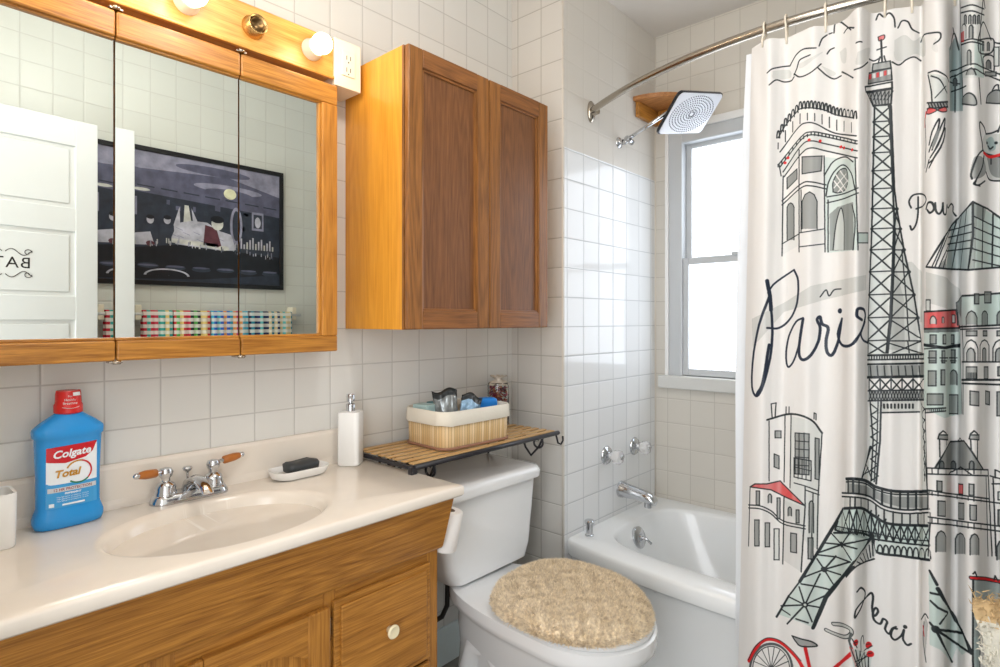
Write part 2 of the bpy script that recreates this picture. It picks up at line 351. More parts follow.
# ------------------------------------------------------------------ mirror cabinet
mc = thing('medicine_cabinet', 'wide oak framed mirror cabinet with three mirror doors above the sink', 'mirror cabinet', (.48, YA, 1.115))
obj('cabinet_body', box(bmn(), .10, .868, 1.402, YA-.001, 1.122, 1.828, .002), M['oakx'], mc)
MX = [.095, .356, .611, .874]
for i in range(3):
    x0, x1 = MX[i]+.0012, MX[i+1]-.0012
    R = Matrix.Identity(4)
    if i == 0: R = Matrix.Translation((x1, 1.385, 0)) @ Matrix.Rotation(math.radians(2.4), 4, 'Z') @ Matrix.Translation((-x1, -1.385, 0))
    bm = bmn(); fl = .055 if i == 0 else 0; fr = .047 if i == 2 else 0
    for z0, z1 in ((1.116, 1.1575), (1.779, 1.833)):
        box(bm, x0, x1, 1.374, 1.392, z0, z1, .004, 3)
    zf = 1.7735
    box(bm, x0, x1, 1.380, 1.388, 1.1575, 1.164, .0015); box(bm, x0, x1, 1.380, 1.388, 1.775, 1.780, .0015)
    mats = [M['oakm'], M['oakmz']]
    if fl: box(bm, x0, x0+fl, 1.374, 1.392, 1.1575, 1.7795, .004, 3, 1)
    if fr: box(bm, x1-fr, x1, 1.374, 1.392, 1.1575, 1.7795, .004, 3, 1)
    if fr: box(bm, x1-fr-.007, x1-fr, 1.380, 1.388, 1.164, 1.775, .0015, 2, 1)
    box(bm, x0+.002, x1-.002, 1.391, 1.3985, 1.12, 1.83)
    bmesh.ops.transform(bm, matrix=R, verts=bm.verts)
    d = obj('mirror_door', bm, mats, mc)
    bm = bmn(); box(bm, x0+fl+.0005, x1-fr-.0005, 1.3865, 1.3905, 1.158, 1.779); bmesh.ops.transform(bm, matrix=R, verts=bm.verts)
    obj('mirror', bm, M['mirror'], d)
    if i:
        bm = bmn(); box(bm, MX[i]-.012, MX[i]+.012, 1.372, 1.40, 1.834, 1.8385, .001); tube(bm, [(MX[i]-.006, 1.372, 1.838), (MX[i]+.006, 1.372, 1.838)], .004, 8)
        obj('hinge', bm, M['brushed'], mc); bm = bmn(); box(bm, MX[i]-.012, MX[i]+.012, 1.374, 1.40, 1.1115, 1.1155, .001); tube(bm, [(MX[i]-.006, 1.374, 1.113), (MX[i]+.008, 1.374, 1.113)], .004, 8)
        obj('hinge', bm, M['brushed'], mc)

# ------------------------------------------------------------------ light bar
lb = thing('light_bar', 'oak vanity light bar with round bulbs above the mirror cabinet', 'light fixture', (.4, YA, 1.91))
bm = bmn(); box(bm, -.05, .876, 1.40, 1.418, 1.864, 1.972, .004, 3); box(bm, -.05, .876, 1.418, YA-.001, 1.868, 1.964)
obj('board', bm, M['oakl'], lb)
bmt = bmn(); box(bmt, -.05, .876, 1.394, 1.404, 1.858, 1.867, .003, 2); obj('lower_moulding', bmt, M['oakl'], lb)
SX = [.040, .193, .346, .499, .652, .809]; SZB = 1.917
for i, x in enumerate(SX):
    bm = bmn(); lathe(bm, [(.028, 0), (.0285, .004), (.024, .007), (.0235, .03), (.021, .031), (.0205, .008), (.0, .008)], (x, 1.401, SZB), 'y', 32)
    s = obj('socket', fixn(bm), M['ivory'] if i != 4 else simple('brass socket', (206, 170, 110), .25, .9), lb)
    if i == 4:
        bm = bmn(); lathe(bm, [(.017, .009), (.017, .026), (.0155, .026), (.015, .012), (.0, .011)], (x, 1.401, SZB), 'y', 24); obj('socket_shell', fixn(bm), simple('dark brass', (120, 96, 64), .35, .9), s)  # darker brass inside the empty socket
        continue
    bm = bmn(); prof = [(.012, .012), (.013, .026)]+[(.0265*math.sin(a), .054-.0265*math.cos(a)) for a in [PI*(.165+.835*k/16) for k in range(17)]]
    prof[-1] = (0, .0805)
    lathe(bm, prof, (x, 1.401, SZB), 'y', 28); b_ = obj('light_bulb', fixn(bm), M['bulb'], lb)
ob = obj('outlet_box', box(bmn(), .8775, .963, 1.398, YA-.001, 1.846, 1.977, .002), M['ivory'], lb)
bm = bmn(); box(bm, .899, .942, 1.394, 1.399, 1.879, 1.948, .002); ot = obj('outlet', bm, M['ivory'], ob)
bm = bmn()
for dz in (1.897, 1.930):
    for dx in (.914, .926): box(bm, dx-.001, dx+.001, 1.3934, 1.3950, dz-.006, dz+.006)
    lathe(bm, [(0, .0003), (.0022, .0003), (.0022, -.0008)], (.920, 1.3938, dz-.012), 'y', 10)
obj('outlet_slots', bm, M['dark'], ot)

# ------------------------------------------------------------------ wall cabinet over the toilet
wc = thing('wall_cabinet', 'oak wall cabinet with two recessed panel doors over the toilet', 'cabinet', (1.28, YA, 1.174))
CX0, CX1, CY, CZ0, CZ1 = .978, 1.589, 1.205, 1.174, 1.936
bm = bmn(); box(bm, CX0, CX0+.016, CY+.022, YA-.001, CZ0, CZ1, .001); box(bm, CX1-.016, CX1, CY+.022, YA-.001, CZ0, CZ1, .001); box(bm, CX0+.016, CX1-.016, CY+.03, YA-.001, CZ0+.004, CZ0+.02); box(bm, CX0+.016, CX1-.016, CY+.03, YA-.001, CZ1-.02, CZ1-.001); box(bm, CX0+.016, CX1-.016, YA-.01, YA-.001, CZ0+.02, CZ1-.02)
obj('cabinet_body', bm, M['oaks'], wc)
bm = bmn(); box(bm, CX0-.001, CX0+.022, CY+.019, CY+.026, CZ0, CZ1, .001); box(bm, CX1-.03, CX1, CY+.019, CY+.03, CZ0, CZ1, .001); box(bm, CX0+.02, CX1-.03, CY+.019, CY+.03, CZ0, CZ0+.03, .001); box(bm, CX0+.02, CX1-.03, CY+.019, CY+.03, CZ1-.03, CZ1, .001); box(bm, 1.27, 1.30, CY+.019, CY+.03, CZ0, CZ1, .001)
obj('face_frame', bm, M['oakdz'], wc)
xm = (CX0+CX1)/2+.01
for (x0, x1) in ((CX0+.002, xm-.002), (xm+.002, CX1-.001)):
    w = .05; bm = bmn(); z0, z1 = CZ0+.001, CZ1-.001
    box(bm, x0, x0+w, CY, CY+.018, z0, z1, .003); box(bm, x1-w, x1, CY, CY+.018, z0, z1, .003)
    box(bm, x0+w, x1-w, CY, CY+.018, z0, z0+w, .002, 2, 1); box(bm, x0+w, x1-w, CY, CY+.018, z1-w, z1, .002, 2, 1)
    # stepped inner lip
    box(bm, x0+w-.002, x0+w+.007, CY+.005, CY+.014, z0+w, z1-w, .002); box(bm, x1-w-.007, x1-w+.002, CY+.005, CY+.014, z0+w, z1-w, .002)
    box(bm, x0+w, x1-w, CY+.005, CY+.014, z0+w-.002, z0+w+.007, .002, 2, 1); box(bm, x0+w, x1-w, CY+.005, CY+.014, z1-w-.007, z1-w+.002, .002, 2, 1)
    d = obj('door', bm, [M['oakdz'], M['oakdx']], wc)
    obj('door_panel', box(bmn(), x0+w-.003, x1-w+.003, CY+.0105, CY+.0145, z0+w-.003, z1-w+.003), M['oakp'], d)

# ------------------------------------------------------------------ vanity
VX0, VX1, VY = -.095, 1.02, 1.137
va = thing('vanity_cabinet', 'oak vanity cabinet with sloped top rail under the cream sink counter', 'vanity', (.47, YA, 0))
bm = bmn(); box(bm, VX1-.018, VX1, VY+.018, YA-.001, .002, .745, .001, 2, 1); box(bm, VX0, VX0+.018, VY+.018, YA-.001, .002, .745, .001, 2, 1); box(bm, VX0+.018, VX1-.018, VY+.06, VY+.072, .002, .09)
box(bm, VX0+.018, VX1-.018, VY+.02, YA-.001, .09, .105); box(bm, VX0+.018, VX1-.018, YA-.012, YA-.001, .105, .6)
obj('cabinet_body', bm, [M['oakx'], M['oakz']], va)
def rail_x(bm, x0, x1, z0, z1, mi=0): box(bm, x0, x1, VY, VY+.018, z0, z1, .001, 2, mi)
bm = bmn()
for x0, x1 in ((VX0, VX0+.03), (.335, .385), (.685, .716), (.985, VX1)): rail_x(bm, x0, x1, .09, .60, 1)
for x0, x1 in ((VX0+.03, .335), (.385, .685), (.716, .985)): rail_x(bm, x0, x1, .565, .60); rail_x(bm, x0, x1, .09, .12)
rail_x(bm, .716, .985, .325, .345)
obj('face_frame', bm, [M['oakx'], M['oakz']], va)
# sloped apron under the counter
bm = bmn()
for x in (0,):
    prof = [(1.072, .757), (1.074, .750), (1.116, .614), (1.120, .608), (1.138, .608), (1.138, .757)]
    a = [bm.verts.new((VX0, y, z)) for y, z in prof]; b2 = [bm.verts.new((VX1+.001, y, z)) for y, z in prof]; n = len(prof)
    bm.faces.new(a); bm.faces.new(b2[::-1])
    for k in range(n): bm.faces.new((a[k], a[(k+1) % n], b2[(k+1) % n], b2[k]))
obj('sloped_rail', fixn(bm), M['oakx'], va)
def front(x0, x1, z0, z1, name):
    bm = bmn(); y = VY-.018
    if name == 'drawer':
        box(bm, x0, x1, y+.006, VY-.001, z0, z1, .003, 2); box(bm, x0+.014, x1-.014, y, y+.007, z0+.014, z1-.014, .004, 2)
        return obj('drawer', bm, M['oakx'], va)
    w = .055
    box(bm, x0, x0+w, y, VY-.001, z0, z1, .004, 2, 1); box(bm, x1-w, x1, y, VY-.001, z0, z1, .004, 2, 1)
    box(bm, x0+w, x1-w, y, VY-.001, z0, z0+w, .004, 2)
    # arched top rail
    n = 24; zt = z1
    lo = [(x0+w+(x1-x0-2*w)*i/n, z1-w-.035*(abs(2*i/n-1)**2.2)) for i in range(n+1)]
    prism(bm, [(x0+w, zt), (x1-w, zt)]+lo[::-1], lambda u, v, q: (u, y+q, v), .017)
    d = obj('door', fixn(bm), [M['oakx'], M['oakz']], va)
    bm = bmn(); box(bm, x0+w-.002, x1-w+.002, y+.009, y+.015, z0+w-.002, z1-w+.004)
    lo2 = [(x0+w+.028+(x1-x0-2*w-.056)*i/n, z1-w-.03-.03*(abs(2*i/n-1)**2.2)) for i in range(n+1)]
    prism(bm, [(x1-w-.028, z0+w+.028), (x0+w+.028, z0+w+.028)]+lo2, lambda u, v, q: (u, y+.003+q, v), .009)
    obj('raised_panel', fixn(bm), M['oakz'], d)
    return d
for (z0, z1) in ((.335, .579), (.105, .325)):
    d = front(.706, .986, z0, z1, 'drawer')
    bm = bmn(); lathe(bm, [(0, 0), (.008, 0), (.007, .008), (.010, .012), (.0155, .015), (.0165, .019), (.013, .023), (.012, .022), (0, .0245)], (.850, VY-.018, (z0+z1)/2+.006 if z0 > .3 else .22), 'y', 28)
    kn = obj('knob', fixn(bm), M['cream'], d); kn['label'] = 'round cream knob'
for k, (x0, x1) in enumerate(((-.075, .345), (.375, .694))):
    d = front(x0, x1, .105, .573, 'door')
    xh = x1+.004 if k else x0-.004
    for z in (.52, .16):
        bm = bmn(); tube(bm, [(xh, VY-.006, z-.025), (xh, VY-.006, z+.025)], .0028, 8); box(bm, xh, xh+.008, VY-.002, VY-.0005, z-.022, z+.022, .001); lathe(bm, [(0, -.002), (.003, -.001), (.0, .004)], (xh, VY-.006, z+.029), 'z', 8)
        obj('hinge', bm, M['brushed'], d)

# counter with moulded oval basin
CT = .785
ct = tag(None or thing('sink_counter', 'x', 'x', (.47, YA, .755)), 'cream cultured marble counter with moulded oval basin and backsplash', 'sink counter')
ECX, ECY, EA, EB = .52, 1.238, .212, .150
def ctz(x, y):
    r = math.hypot((x-ECX)/EA, (y-ECY)/EB)
    dz = 0
    if r < 1.06:
        t = max(0., min(1., (1.06-r)/.62)); dz = -.118*(1-(1-t)**2.4)
        if r > .94: dz *= ((1.06-r)/.12)
    if y > 1.455: dz += .0
    return CT+dz
bm = bmn(); NXg, NYg = 150, 74; x0, x1, y0, y1 = VX0, 1.024, 1.042, YA-.001
# polar grid inside / rectangular ring outside for a clean rim
rows = []
NR, NT = 30, 128
center = bm.verts.new((ECX, ECY, ctz(ECX, ECY)))
rings = []
for i in range(1, NR+1):
    r = 1.10*(i/NR); rings.append([bm.verts.new((ECX+EA*r*math.cos(t), ECY+EB*r*math.sin(t), ctz(ECX+EA*r*math.cos(t), ECY+EB*r*math.sin(t)))) for t in [2*PI*k/NT for k in range(NT)]])
for k in range(NT): bm.faces.new((center, rings[0][k], rings[0][(k+1) % NT]))
for a, b2 in zip(rings, rings[1:]):
    for k in range(NT): bm.faces.new((a[k], b2[k], b2[(k+1) % NT], a[(k+1) % NT]))
def hit(t):
    dx, dy = EA*math.cos(t), EB*math.sin(t); s_ = 1e9
    if dx > 0: s_ = min(s_, (x1-.006-ECX)/dx)
    if dx < 0: s_ = min(s_, (x0+.001-ECX)/dx)
    if dy > 0: s_ = min(s_, (y1-.001-ECY)/dy)
    if dy < 0: s_ = min(s_, (y0+.006-ECY)/dy)
    return ECX+dx*s_, ECY+dy*s_
ts = [2*PI*k/NT for k in range(NT)]
corners = [math.atan2((yy-ECY)/EB, (xx-ECX)/EA) % (2*PI) for xx, yy in ((x1-.006, y1-.001), (x0+.001, y1-.001), (x0+.001, y0+.006), (x1-.006, y0+.006))]
cxy = [(x1-.006, y1-.001), (x0+.001, y1-.001), (x0+.001, y0+.006), (x1-.006, y0+.006)]
out = [list(hit(t)) for t in ts]
for c_, xy in zip(corners, cxy):
    k = min(range(NT), key=lambda k: abs((ts[k]-c_+PI) % (2*PI)-PI)); out[k] = list(xy)
o1 = [bm.verts.new((p[0], p[1], CT)) for p in out]
def push(p, d, z):
    x, y = p
    if x > x1-.007: x += d
    if y < y0+.007: y -= d
    return bm.verts.new((x, y, z))
o2 = [push(p, .0045, CT-.0025) for p in out]; o3 = [push(p, .006, CT-.007) for p in out]; o4 = [push(p, .006, CT-.023) for p in out]; o5 = [push(p, .002, CT-.0275) for p in out]
for a, b2 in ((rings[-1], o1), (o1, o2), (o2, o3), (o3, o4), (o4, o5)):
    for k in range(NT): bm.faces.new((a[k], b2[k], b2[(k+1) % NT], a[(k+1) % NT]))
bm.faces.new(o5[::-1])
obj('countertop', fixn(bm), M['marble'], ct, True, .9)
bm = bmn(); prof = [(YA-.0012, CT), (1.474, CT+.0002), (1.476, CT+.01), (1.479, CT+.02), (1.480, CT+.088), (1.483, CT+.094), (1.488, CT+.097), (YA-.0012, CT+.097)]
a = [bm.verts.new((VX0, y, z)) for y, z in prof]; b2 = [bm.verts.new((1.024, y, z)) for y, z in prof]; n = len(prof)
bm.faces.new(a); bm.faces.new(b2[::-1])
for k in range(n): bm.faces.new((a[k], a[(k+1) % n], b2[(k+1) % n], b2[k]))
obj('backsplash', fixn(bm), M['marble'], ct)
bm = bmn(); lathe(bm, [(0, .004), (.012, .003), (.019, .004), (.022, .001), (.022, -.004)], (ECX, ECY, ctz(ECX, ECY)), 'z', 24); obj('drain', fixn(bm), M['chrome'], ct)

# faucet
FX, FY = .523, 1.4435
fa = thing('sink_faucet', 'chrome two handle faucet with wooden levers behind the basin', 'faucet', (FX, FY, CT))
bm = bmn()
secs = [rrect(FX, FY, .170, .056, .027, CT+.0005, 8), rrect(FX, FY, .170, .056, .027, CT+.006, 8), rrect(FX, FY, .160, .046, .022, CT+.016, 8), rrect(FX, FY, .154, .040, .0195, CT+.020, 8), rrect(FX, FY, .14, .030, .0145, CT+.022, 8)]
loft(bm, secs); obj('base_plate', fixn(bm), M['chrome'], fa, True, .7)
bm = bmn()
sp = [((FX, FY+.002, CT+.02), .0185, .016), ((FX, FY-.008, CT+.036), .018, .016), ((FX, FY-.035, CT+.047), .0165, .013), ((FX, FY-.065, CT+.049), .015, .011), ((FX, FY-.092, CT+.040), .0135, .010), ((FX, FY-.104, CT+.030), .012, .009)]
secs = []
dirs = [(0, 0, 1), (0, -.5, .8), (0, -1, .25), (0, -1, -.1), (0, -.8, -.6), (0, -.4, -.9)]
for (p, w, h), d in zip(sp, dirs):
    d = Vector(d).normalized(); u = Vector((1, 0, 0)); v = d.cross(u)
    secs.append([tuple(Vector(p)+u*w*math.cos(t)+v*h*math.sin(t)) for t in [2*PI*k/18 for k in range(18)]])
loft(bm, secs); obj('spout', fixn(bm), M['chrome'], fa, True, .9)
bm = bmn(); lathe(bm, [(.0025, .018), (.0025, .056), (.009, .062), (.011, .066), (.009, .070), (0, .071)], (FX, FY+.016, CT), 'z', 16); obj('lift_knob', fixn(bm), M['chrome'], fa, True)
for sx_ in (-1, 1):
    x = FX+sx_*.052
    bm = bmn(); lathe(bm, [(.024, .018), (.0235, .026), (.021, .030), (.0215, .036), (.018, .044), (.010, .050), (.0095, .056), (.014, .062), (.0155, .070), (.012, .078), (0, .081)], (x, FY, CT), 'z', 26)
    a = math.radians(6 if sx_ > 0 else 203)
    d = Vector((math.cos(a), math.sin(a), .10)); p = Vector((x, FY, CT+.071))
    tube(bm, [p+d*.010, p+d*.026], .0052, 10)
    h = obj('handle', fixn(bm), M['chrome'], fa, True, .8)
    bm = bmn(); tube(bm, [p+d*t for t in (.024, .026, .040, .052, .066, .068)], [.0065, .0095, .0098, .0098, .0072, .006], 14); obj('wooden_lever', bm, simple('varnished wood lever', (176, 104, 36), .3), h)
    bm = bmn(); tube(bm, [p+d*t for t in (.067, .070, .076, .079)], [.0058, .0068, .0058, .002], 12); obj('lever_tip', bm, M['chrome'], h)

# ------------------------------------------------------------------ mouthwash bottle
BX, BY = .290, 1.443
mw = thing('mouthwash_bottle', 'blue mouthwash bottle with red cap and white label at the left of the faucet', 'mouthwash bottle', (BX, BY, CT))
rot = math.radians(5)
def sup(cx, cy, w, d, z, p=2.6, n=40):
    out = []
    for k in range(n):
        t = 2*PI*k/n; c_, s_ = math.cos(t), math.sin(t)
        x = w/2*math.copysign(abs(c_)**(2/p), c_); y = d/2*math.copysign(abs(s_)**(2/p), s_)
        out.append((cx+x*math.cos(rot)-y*math.sin(rot), cy+x*math.sin(rot)+y*math.cos(rot), z))
    return out
prof = [(0, .104, .050), (.003, .115, .058), (.012, .120, .062), (.022, .119, .061), (.034, .111, .056), (.042, .107, .054), (.10, .107, .053), (.16, .112, .054), (.179, .114, .056), (.181, .120, .060), (.194, .121, .060), (.198, .118, .058), (.208, .096, .050), (.218, .070, .042), (.225, .050, .036), (.228, .038, .034)]
def bh(w): return .055
bm = bmn(); loft(bm, [sup(BX, BY, w, d, CT+.0005+z*1.0, 3. if w > .09 else 2.2) for z, w, d in prof])
bl = simple('blue mouthwash in clear bottle', (56, 168, 246), .05); setb(bl.node_tree.nodes['Principled BSDF'], IOR=1.4); bl.node_tree.nodes['Principled BSDF'].inputs['Transmission Weight'].default_value = .2
obj('bottle_body', fixn(bm), bl, mw, True, 1.)
bm = bmn(); lathe(bm, [(.019, .225), (.0245, .228), (.0245, .243), (.0225, .247), (.0215, .266), (.0205, .272), (0, .272)], (BX, BY, CT), 'z', 40)
cap = obj('cap', fixn(bm), simple('red plastic cap', (214, 34, 30), .25), mw, True, .6)
# label, wrapped on the front face
LW, LH = .086, .128
def lsurf(u, v, off=.0006):      # u across, v up from the label foot; front face of the bottle
    z = .043+v; pz = [p[0] for p in prof]; w = np.interp(z, pz, [p[1] for p in prof]); d = np.interp(z, pz, [p[2] for p in prof])
    y = -d/2*(max(0., 1-abs(2*u/w)**3.))**(1/3.)-off
    return Vector((BX+u*math.cos(rot)-y*math.sin(rot), BY+u*math.sin(rot)+y*math.cos(rot), CT+z))
labmats = [simple('label white', (238, 244, 250), .35), simple('label red', (200, 20, 34), .35), simple('label sky blue', (60, 160, 222), .35), simple('label gold', (196, 142, 40), .35), simple('label green', (40, 120, 76), .35), simple('label silver', (206, 212, 218), .35), simple('label dark red text', (150, 30, 40), .4)]
bm = bmn()
def lpatch(poly, mi, off):
    # fill a 2D polygon on the label: fine strips
    xs = [p[0] for p in poly]; ys = [p[1] for p in poly]; n = 26; y0_, y1_ = min(ys), max(ys)
    def spn(y):
        c_ = []
        for (xa, ya), (xb, yb) in zip(poly, poly[1:]+poly[:1]):
            if (ya <= y < yb) or (yb <= y < ya): c_.append(xa+(y-ya)/(yb-ya)*(xb-xa))
        return (min(c_), max(c_)) if len(c_) > 1 else None
    prev = None
    for i in range(n+1):
        y = y0_+(y1_-y0_)*min(max(i/n, 1e-4), 1-1e-4); s_ = spn(y)
        if s_ is None: prev = None; continue
        row = [bm.verts.new(lsurf(s_[0]+(s_[1]-s_[0])*j/12, y, off)) for j in range(13)]
        if prev:
            for j in range(12): bm.faces.new((prev[j], prev[j+1], row[j+1], row[j])).material_index = mi
        prev = row
def ltext(s, size, cx, cy, mi, shear=0., bold=0., off=.0014, rotd=0., sp=1.):
    t = text_bm(s, size, shear, 0, sp, bold); bmesh.ops.rotate(t, cent=(0, 0, 0), matrix=Matrix.Rotation(math.radians(rotd), 3, 'Z'), verts=t.verts)
    bmesh.ops.triangulate(t, faces=t.faces[:])
    mp = {v: bm.verts.new(lsurf(cx+v.co.x, cy+v.co.y, off)) for v in t.verts}
    for f in t.faces:
        try: bm.faces.new([mp[v] for v in f.verts]).material_index = mi
        except ValueError: pass
    t.free()
h = LW/2
lpatch([(-h, 0), (h, 0), (h, .120), (-h, .120)], 0, .0006)
lpatch([(-h, 0), (h, 0), (h, .048), (0, .030), (-h, .050)], 2, .0009)
lpatch([(-h, .092), (-h*.3, .087), (h*.5, .094), (h*.8, .104), (h, .124), (-h, .120)], 1, .0010)
lpatch([(-h+.002, .031), (h-.002, .031), (h-.002, .040), (-h+.002, .040)], 5, .0012)
ltext('Colgate', .0205, -.002, .1060, 0, .25, .0006, .0016, 3)
ltext('Total', .0200, -.010, .0665, 3, .25, .0007, .0018, 2)
ltext('12 HR PROTECTION', .0072, 0, .0355, 6, 0, .0001, .0018)
ltext('PEPPERMINT', .005, 0, .0265, 0, 0, .0002)
for k in range(3): ltext('helps fight germs and plaque for 12 hours', .0032, 0, .021-.004*k, 0)
lpatch([(-.018, .0035), (.020, .0035), (.020, .007), (-.018, .007)], 0, .0014); lpatch([(-h+.004, .003), (-h+.012, .003), (-h+.012, .010), (-h+.004, .010)], 0, .0014)
ringc = (.010, .0665)
for i in range(48):
    a0, a1 = -2.3+5.0*i/48, -2.3+5.0*(i+1)/48; mi = 3 if i > 34 else (1 if i > 14 else 4)
    q = [bm.verts.new(lsurf(ringc[0]+r*math.cos(a), ringc[1]+r*math.sin(a), .0012)) for a, r in ((a0, .0205), (a1, .0205), (a1, .0235), (a0, .0235))]
    bm.faces.new(q).material_index = mi
lab = obj('label', bm, labmats, mw); lab['label'] = 'white and blue label with red band'
# print on cap
bm2 = bmn()
for s_, z, sz in (('For', .2655, .0055), ('Healthy', .2585, .0065), ('Breathing', .2515, .0065)):
    t = text_bm(s_, sz, 0, 0); bmesh.ops.triangulate(t, faces=t.faces[:]); mp = {}
    for v in t.verts:
        a = v.co.x/.0235-PI/2-.05; rr = .0250-(.0016 if z > .25 else 0)-(.001 if z > .262 else 0); mp[v] = bm2.verts.new((BX+rr*math.cos(a), BY+rr*math.sin(a), CT+z+v.co.y-.004))
    for f in t.faces:
        try: bm2.faces.new([mp[v] for v in f.verts])
        except ValueError: pass
    t.free()
pts = [(BX+.0252*math.cos(-PI/2+a), BY+.0252*math.sin(-PI/2+a), CT+.2405-.003*math.cos(a*2.4)) for a in [-.6+1.2*i/12 for i in range(13)]]
tube(bm2, pts, .0005, 4)
obj('cap_print', bm2, M['white'], cap)
bm2 = bmn()
n = 8; A0 = [(-PI/2+.15+.7*i/n) for i in range(n+1)]
lo = [bm2.verts.new((BX+.0229*math.cos(a), BY+.0229*math.sin(a), CT+.262)) for a in A0]; hi = [bm2.verts.new((BX+.0220*math.cos(a), BY+.0220*math.sin(a), CT+.269)) for a in A0]
for i in range(n): bm2.faces.new((lo[i], lo[i+1], hi[i+1], hi[i]))
obj('price_sticker', bm2, M['white'], cap)

# ------------------------------------------------------------------ tumbler, soap dish, soap, dispenser
bm = bmn(); TX, TY = .160, 1.398
loft(bm, [rrect(TX, TY, .070, .070, .012, CT+.0005, 5), rrect(TX, TY, .075, .075, .014, CT+.004, 5), rrect(TX, TY, .078, .078, .014, CT+.096, 5), rrect(TX, TY, .076, .076, .013, CT+.100, 5), rrect(TX, TY, .068, .068, .010, CT+.099, 5), rrect(TX, TY, .066, .066, .010, CT+.012, 5)])
tag(obj('tumbler', fixn(bm), M['ceramic'], None, True, .8), 'square white ceramic tumbler at the left end of the counter', 'tumbler')
DX, DY = .788, 1.425
bm = bmn(); r_ = math.radians(0)
loft(bm, [rrect(DX, DY, .115, .060, .028, CT+.0005, 8), rrect(DX, DY, .144, .076, .034, CT+.006, 8), rrect(DX, DY, .156, .088, .036, CT+.022, 8), rrect(DX, DY, .157, .089, .036, CT+.025, 8), rrect(DX, DY, .150, .082, .033, CT+.025, 8), rrect(DX, DY, .122, .066, .030, CT+.012, 8)])
tag(obj('soap_dish', fixn(bm), M['ceramic'], None, True, .8), 'oblong white ceramic soap dish beside the faucet', 'soap dish')
bm = bmn()
loft(bm, [rrect(DX+.006, DY, .076, .038, .014, CT+.0125, 6, .1), rrect(DX+.006, DY, .092, .050, .018, CT+.019, 6, .1), rrect(DX+.006, DY, .094, .051, .016, CT+.034, 6, .1), rrect(DX+.008, DY, .084, .040, .014, CT+.041, 6, .1), rrect(DX+.014, DY, .05, .02, .009, CT+.044, 6, .1)])
for v in bm.verts:
    if v.co.z > CT+.02: v.co.z += .0035*math.sin((v.co.x-DX)*110)
tag(obj('soap_bar', fixn(bm), M['soap'], None, True, 1.2), 'dark charcoal bar of soap lying in the white dish', 'soap')
PX, PY = .955, 1.437
sd = thing('soap_dispenser', 'white ceramic soap dispenser with chrome pump beside the soap dish', 'soap dispenser', (PX, PY, CT))
bm = bmn(); rt = math.radians(22)
def octp(w, z): return [(PX+w*math.cos(rt+PI/4*k+(.09 if j else -.09)), PY+w*math.sin(rt+PI/4*k+(.09 if j else -.09)), z) for k in range(8) for j in (0, 1)]
def sq(w, z, r=.012): return rrect(PX, PY, w, w, r, z, 4, math.radians(38))
loft(bm, [sq(.058, CT+.0005), sq(.062, CT+.003), sq(.062, CT+.148), sq(.059, CT+.152), sq(.030, CT+.1535, .01)]); obj('dispenser_body', fixn(bm), M['ceramic'], sd, True, .7)
bm = bmn(); lathe(bm, [(.0125, .153), (.0125, .172), (.011, .174), (.005, .175), (.005, .180), (.0115, .181), (.0115, .200), (.010, .202), (0, .202)], (PX, PY, CT), 'z', 20)
tube(bm, [(PX, PY, CT+.194), (PX-.01, PY-.018, CT+.194), (PX-.016, PY-.030, CT+.190)], [.0045, .004, .003], 10)
obj('pump', fixn(bm), M['chrome'], sd, True, .8)

# ------------------------------------------------------------------ toilet
TC = 1.314
to = thing('toilet', 'white two piece toilet between the vanity and the tub', 'toilet', (TC, 1.15, 0))
bm = bmn()
def rr3(x0, x1, y0, y1, r, z, n=6): return rrect((x0+x1)/2, (y0+y1)/2, x1-x0, y1-y0, r, z, n)
loft(bm, [rr3(1.195, 1.500, 1.245, 1.440, .035, .402), rr3(1.175, 1.520, 1.230, 1.450, .04, .412), rr3(1.155, 1.532, 1.226, 1.470, .035, .46), rr3(1.112, 1.556, 1.232, 1.478, .03, .60), rr3(1.094, 1.568, 1.236, 1.480, .028, .664)])
obj('tank', fixn(bm), M['porc'], to, True, .8)
bm = bmn()
loft(bm, [rr3(1.083, 1.578, 1.228, 1.486, .035, .664), rr3(1.072, 1.588, 1.219, 1.488, .045, .668), rr3(1.070, 1.590, 1.217, 1.488, .046, .688), rr3(1.078, 1.582, 1.225, 1.486, .042, .702), rr3(1.10, 1.56, 1.245, 1.47, .03, .706)])
obj('tank_lid', fixn(bm), M['porc'], to, True, .9)
def egg(cx, cyf, cyb, hw, z, n=48, k=2.25, sq_=.0):
    """toilet plan outline: round front at cyf, squarer back at cyb"""
    cy = cyf+hw*1.15; pts = []
    for i in range(n):
        t = 2*PI*i/n; c_, s_ = math.cos(t), math.sin(t)
        if s_ <= 0: pts.append((cx+hw*c_, cy+(cy-cyf)*s_, z))
        else:
            p = 2/3.4; nb = 1-.19*s_**1.5; pts.append((cx+nb*hw*math.copysign(abs(c_)**p, c_), cy+(cyb-cy)*abs(s_)**p, z))
    return pts
bm = bmn()
loft(bm, [egg(TC, .860, 1.33, .110, .001), egg(TC, .850, 1.34, .115, .03), egg(TC, .855, 1.33, .100, .12), egg(TC, .82, 1.32, .105, .20), egg(TC, .755, 1.31, .145, .28), egg(TC, .705, 1.30, .160, .335), egg(TC, .690, 1.30, .168, .350), egg(TC, .683, 1.335, .175, .356), egg(TC, .680, 1.335, .178, .372), egg(TC, .680, 1.335, .178, .398), egg(TC, .686, 1.33, .172, .4015)])
obj('bowl', fixn(bm), M['porc'], to, True, 1.)
bm = bmn()   # trapway relief on the visible side
tube(bm, [(TC-.07, .93, .20), (TC-.078, 1.00, .16), (TC-.080, 1.07, .18), (TC-.080, 1.13, .25), (TC-.078, 1.20, .24), (TC-.075, 1.24, .14), (TC-.07, 1.25, .04)], [.02, .032, .036, .036, .036, .034, .032], 14)
obj('trapway', bm, M['porc'], to, True)
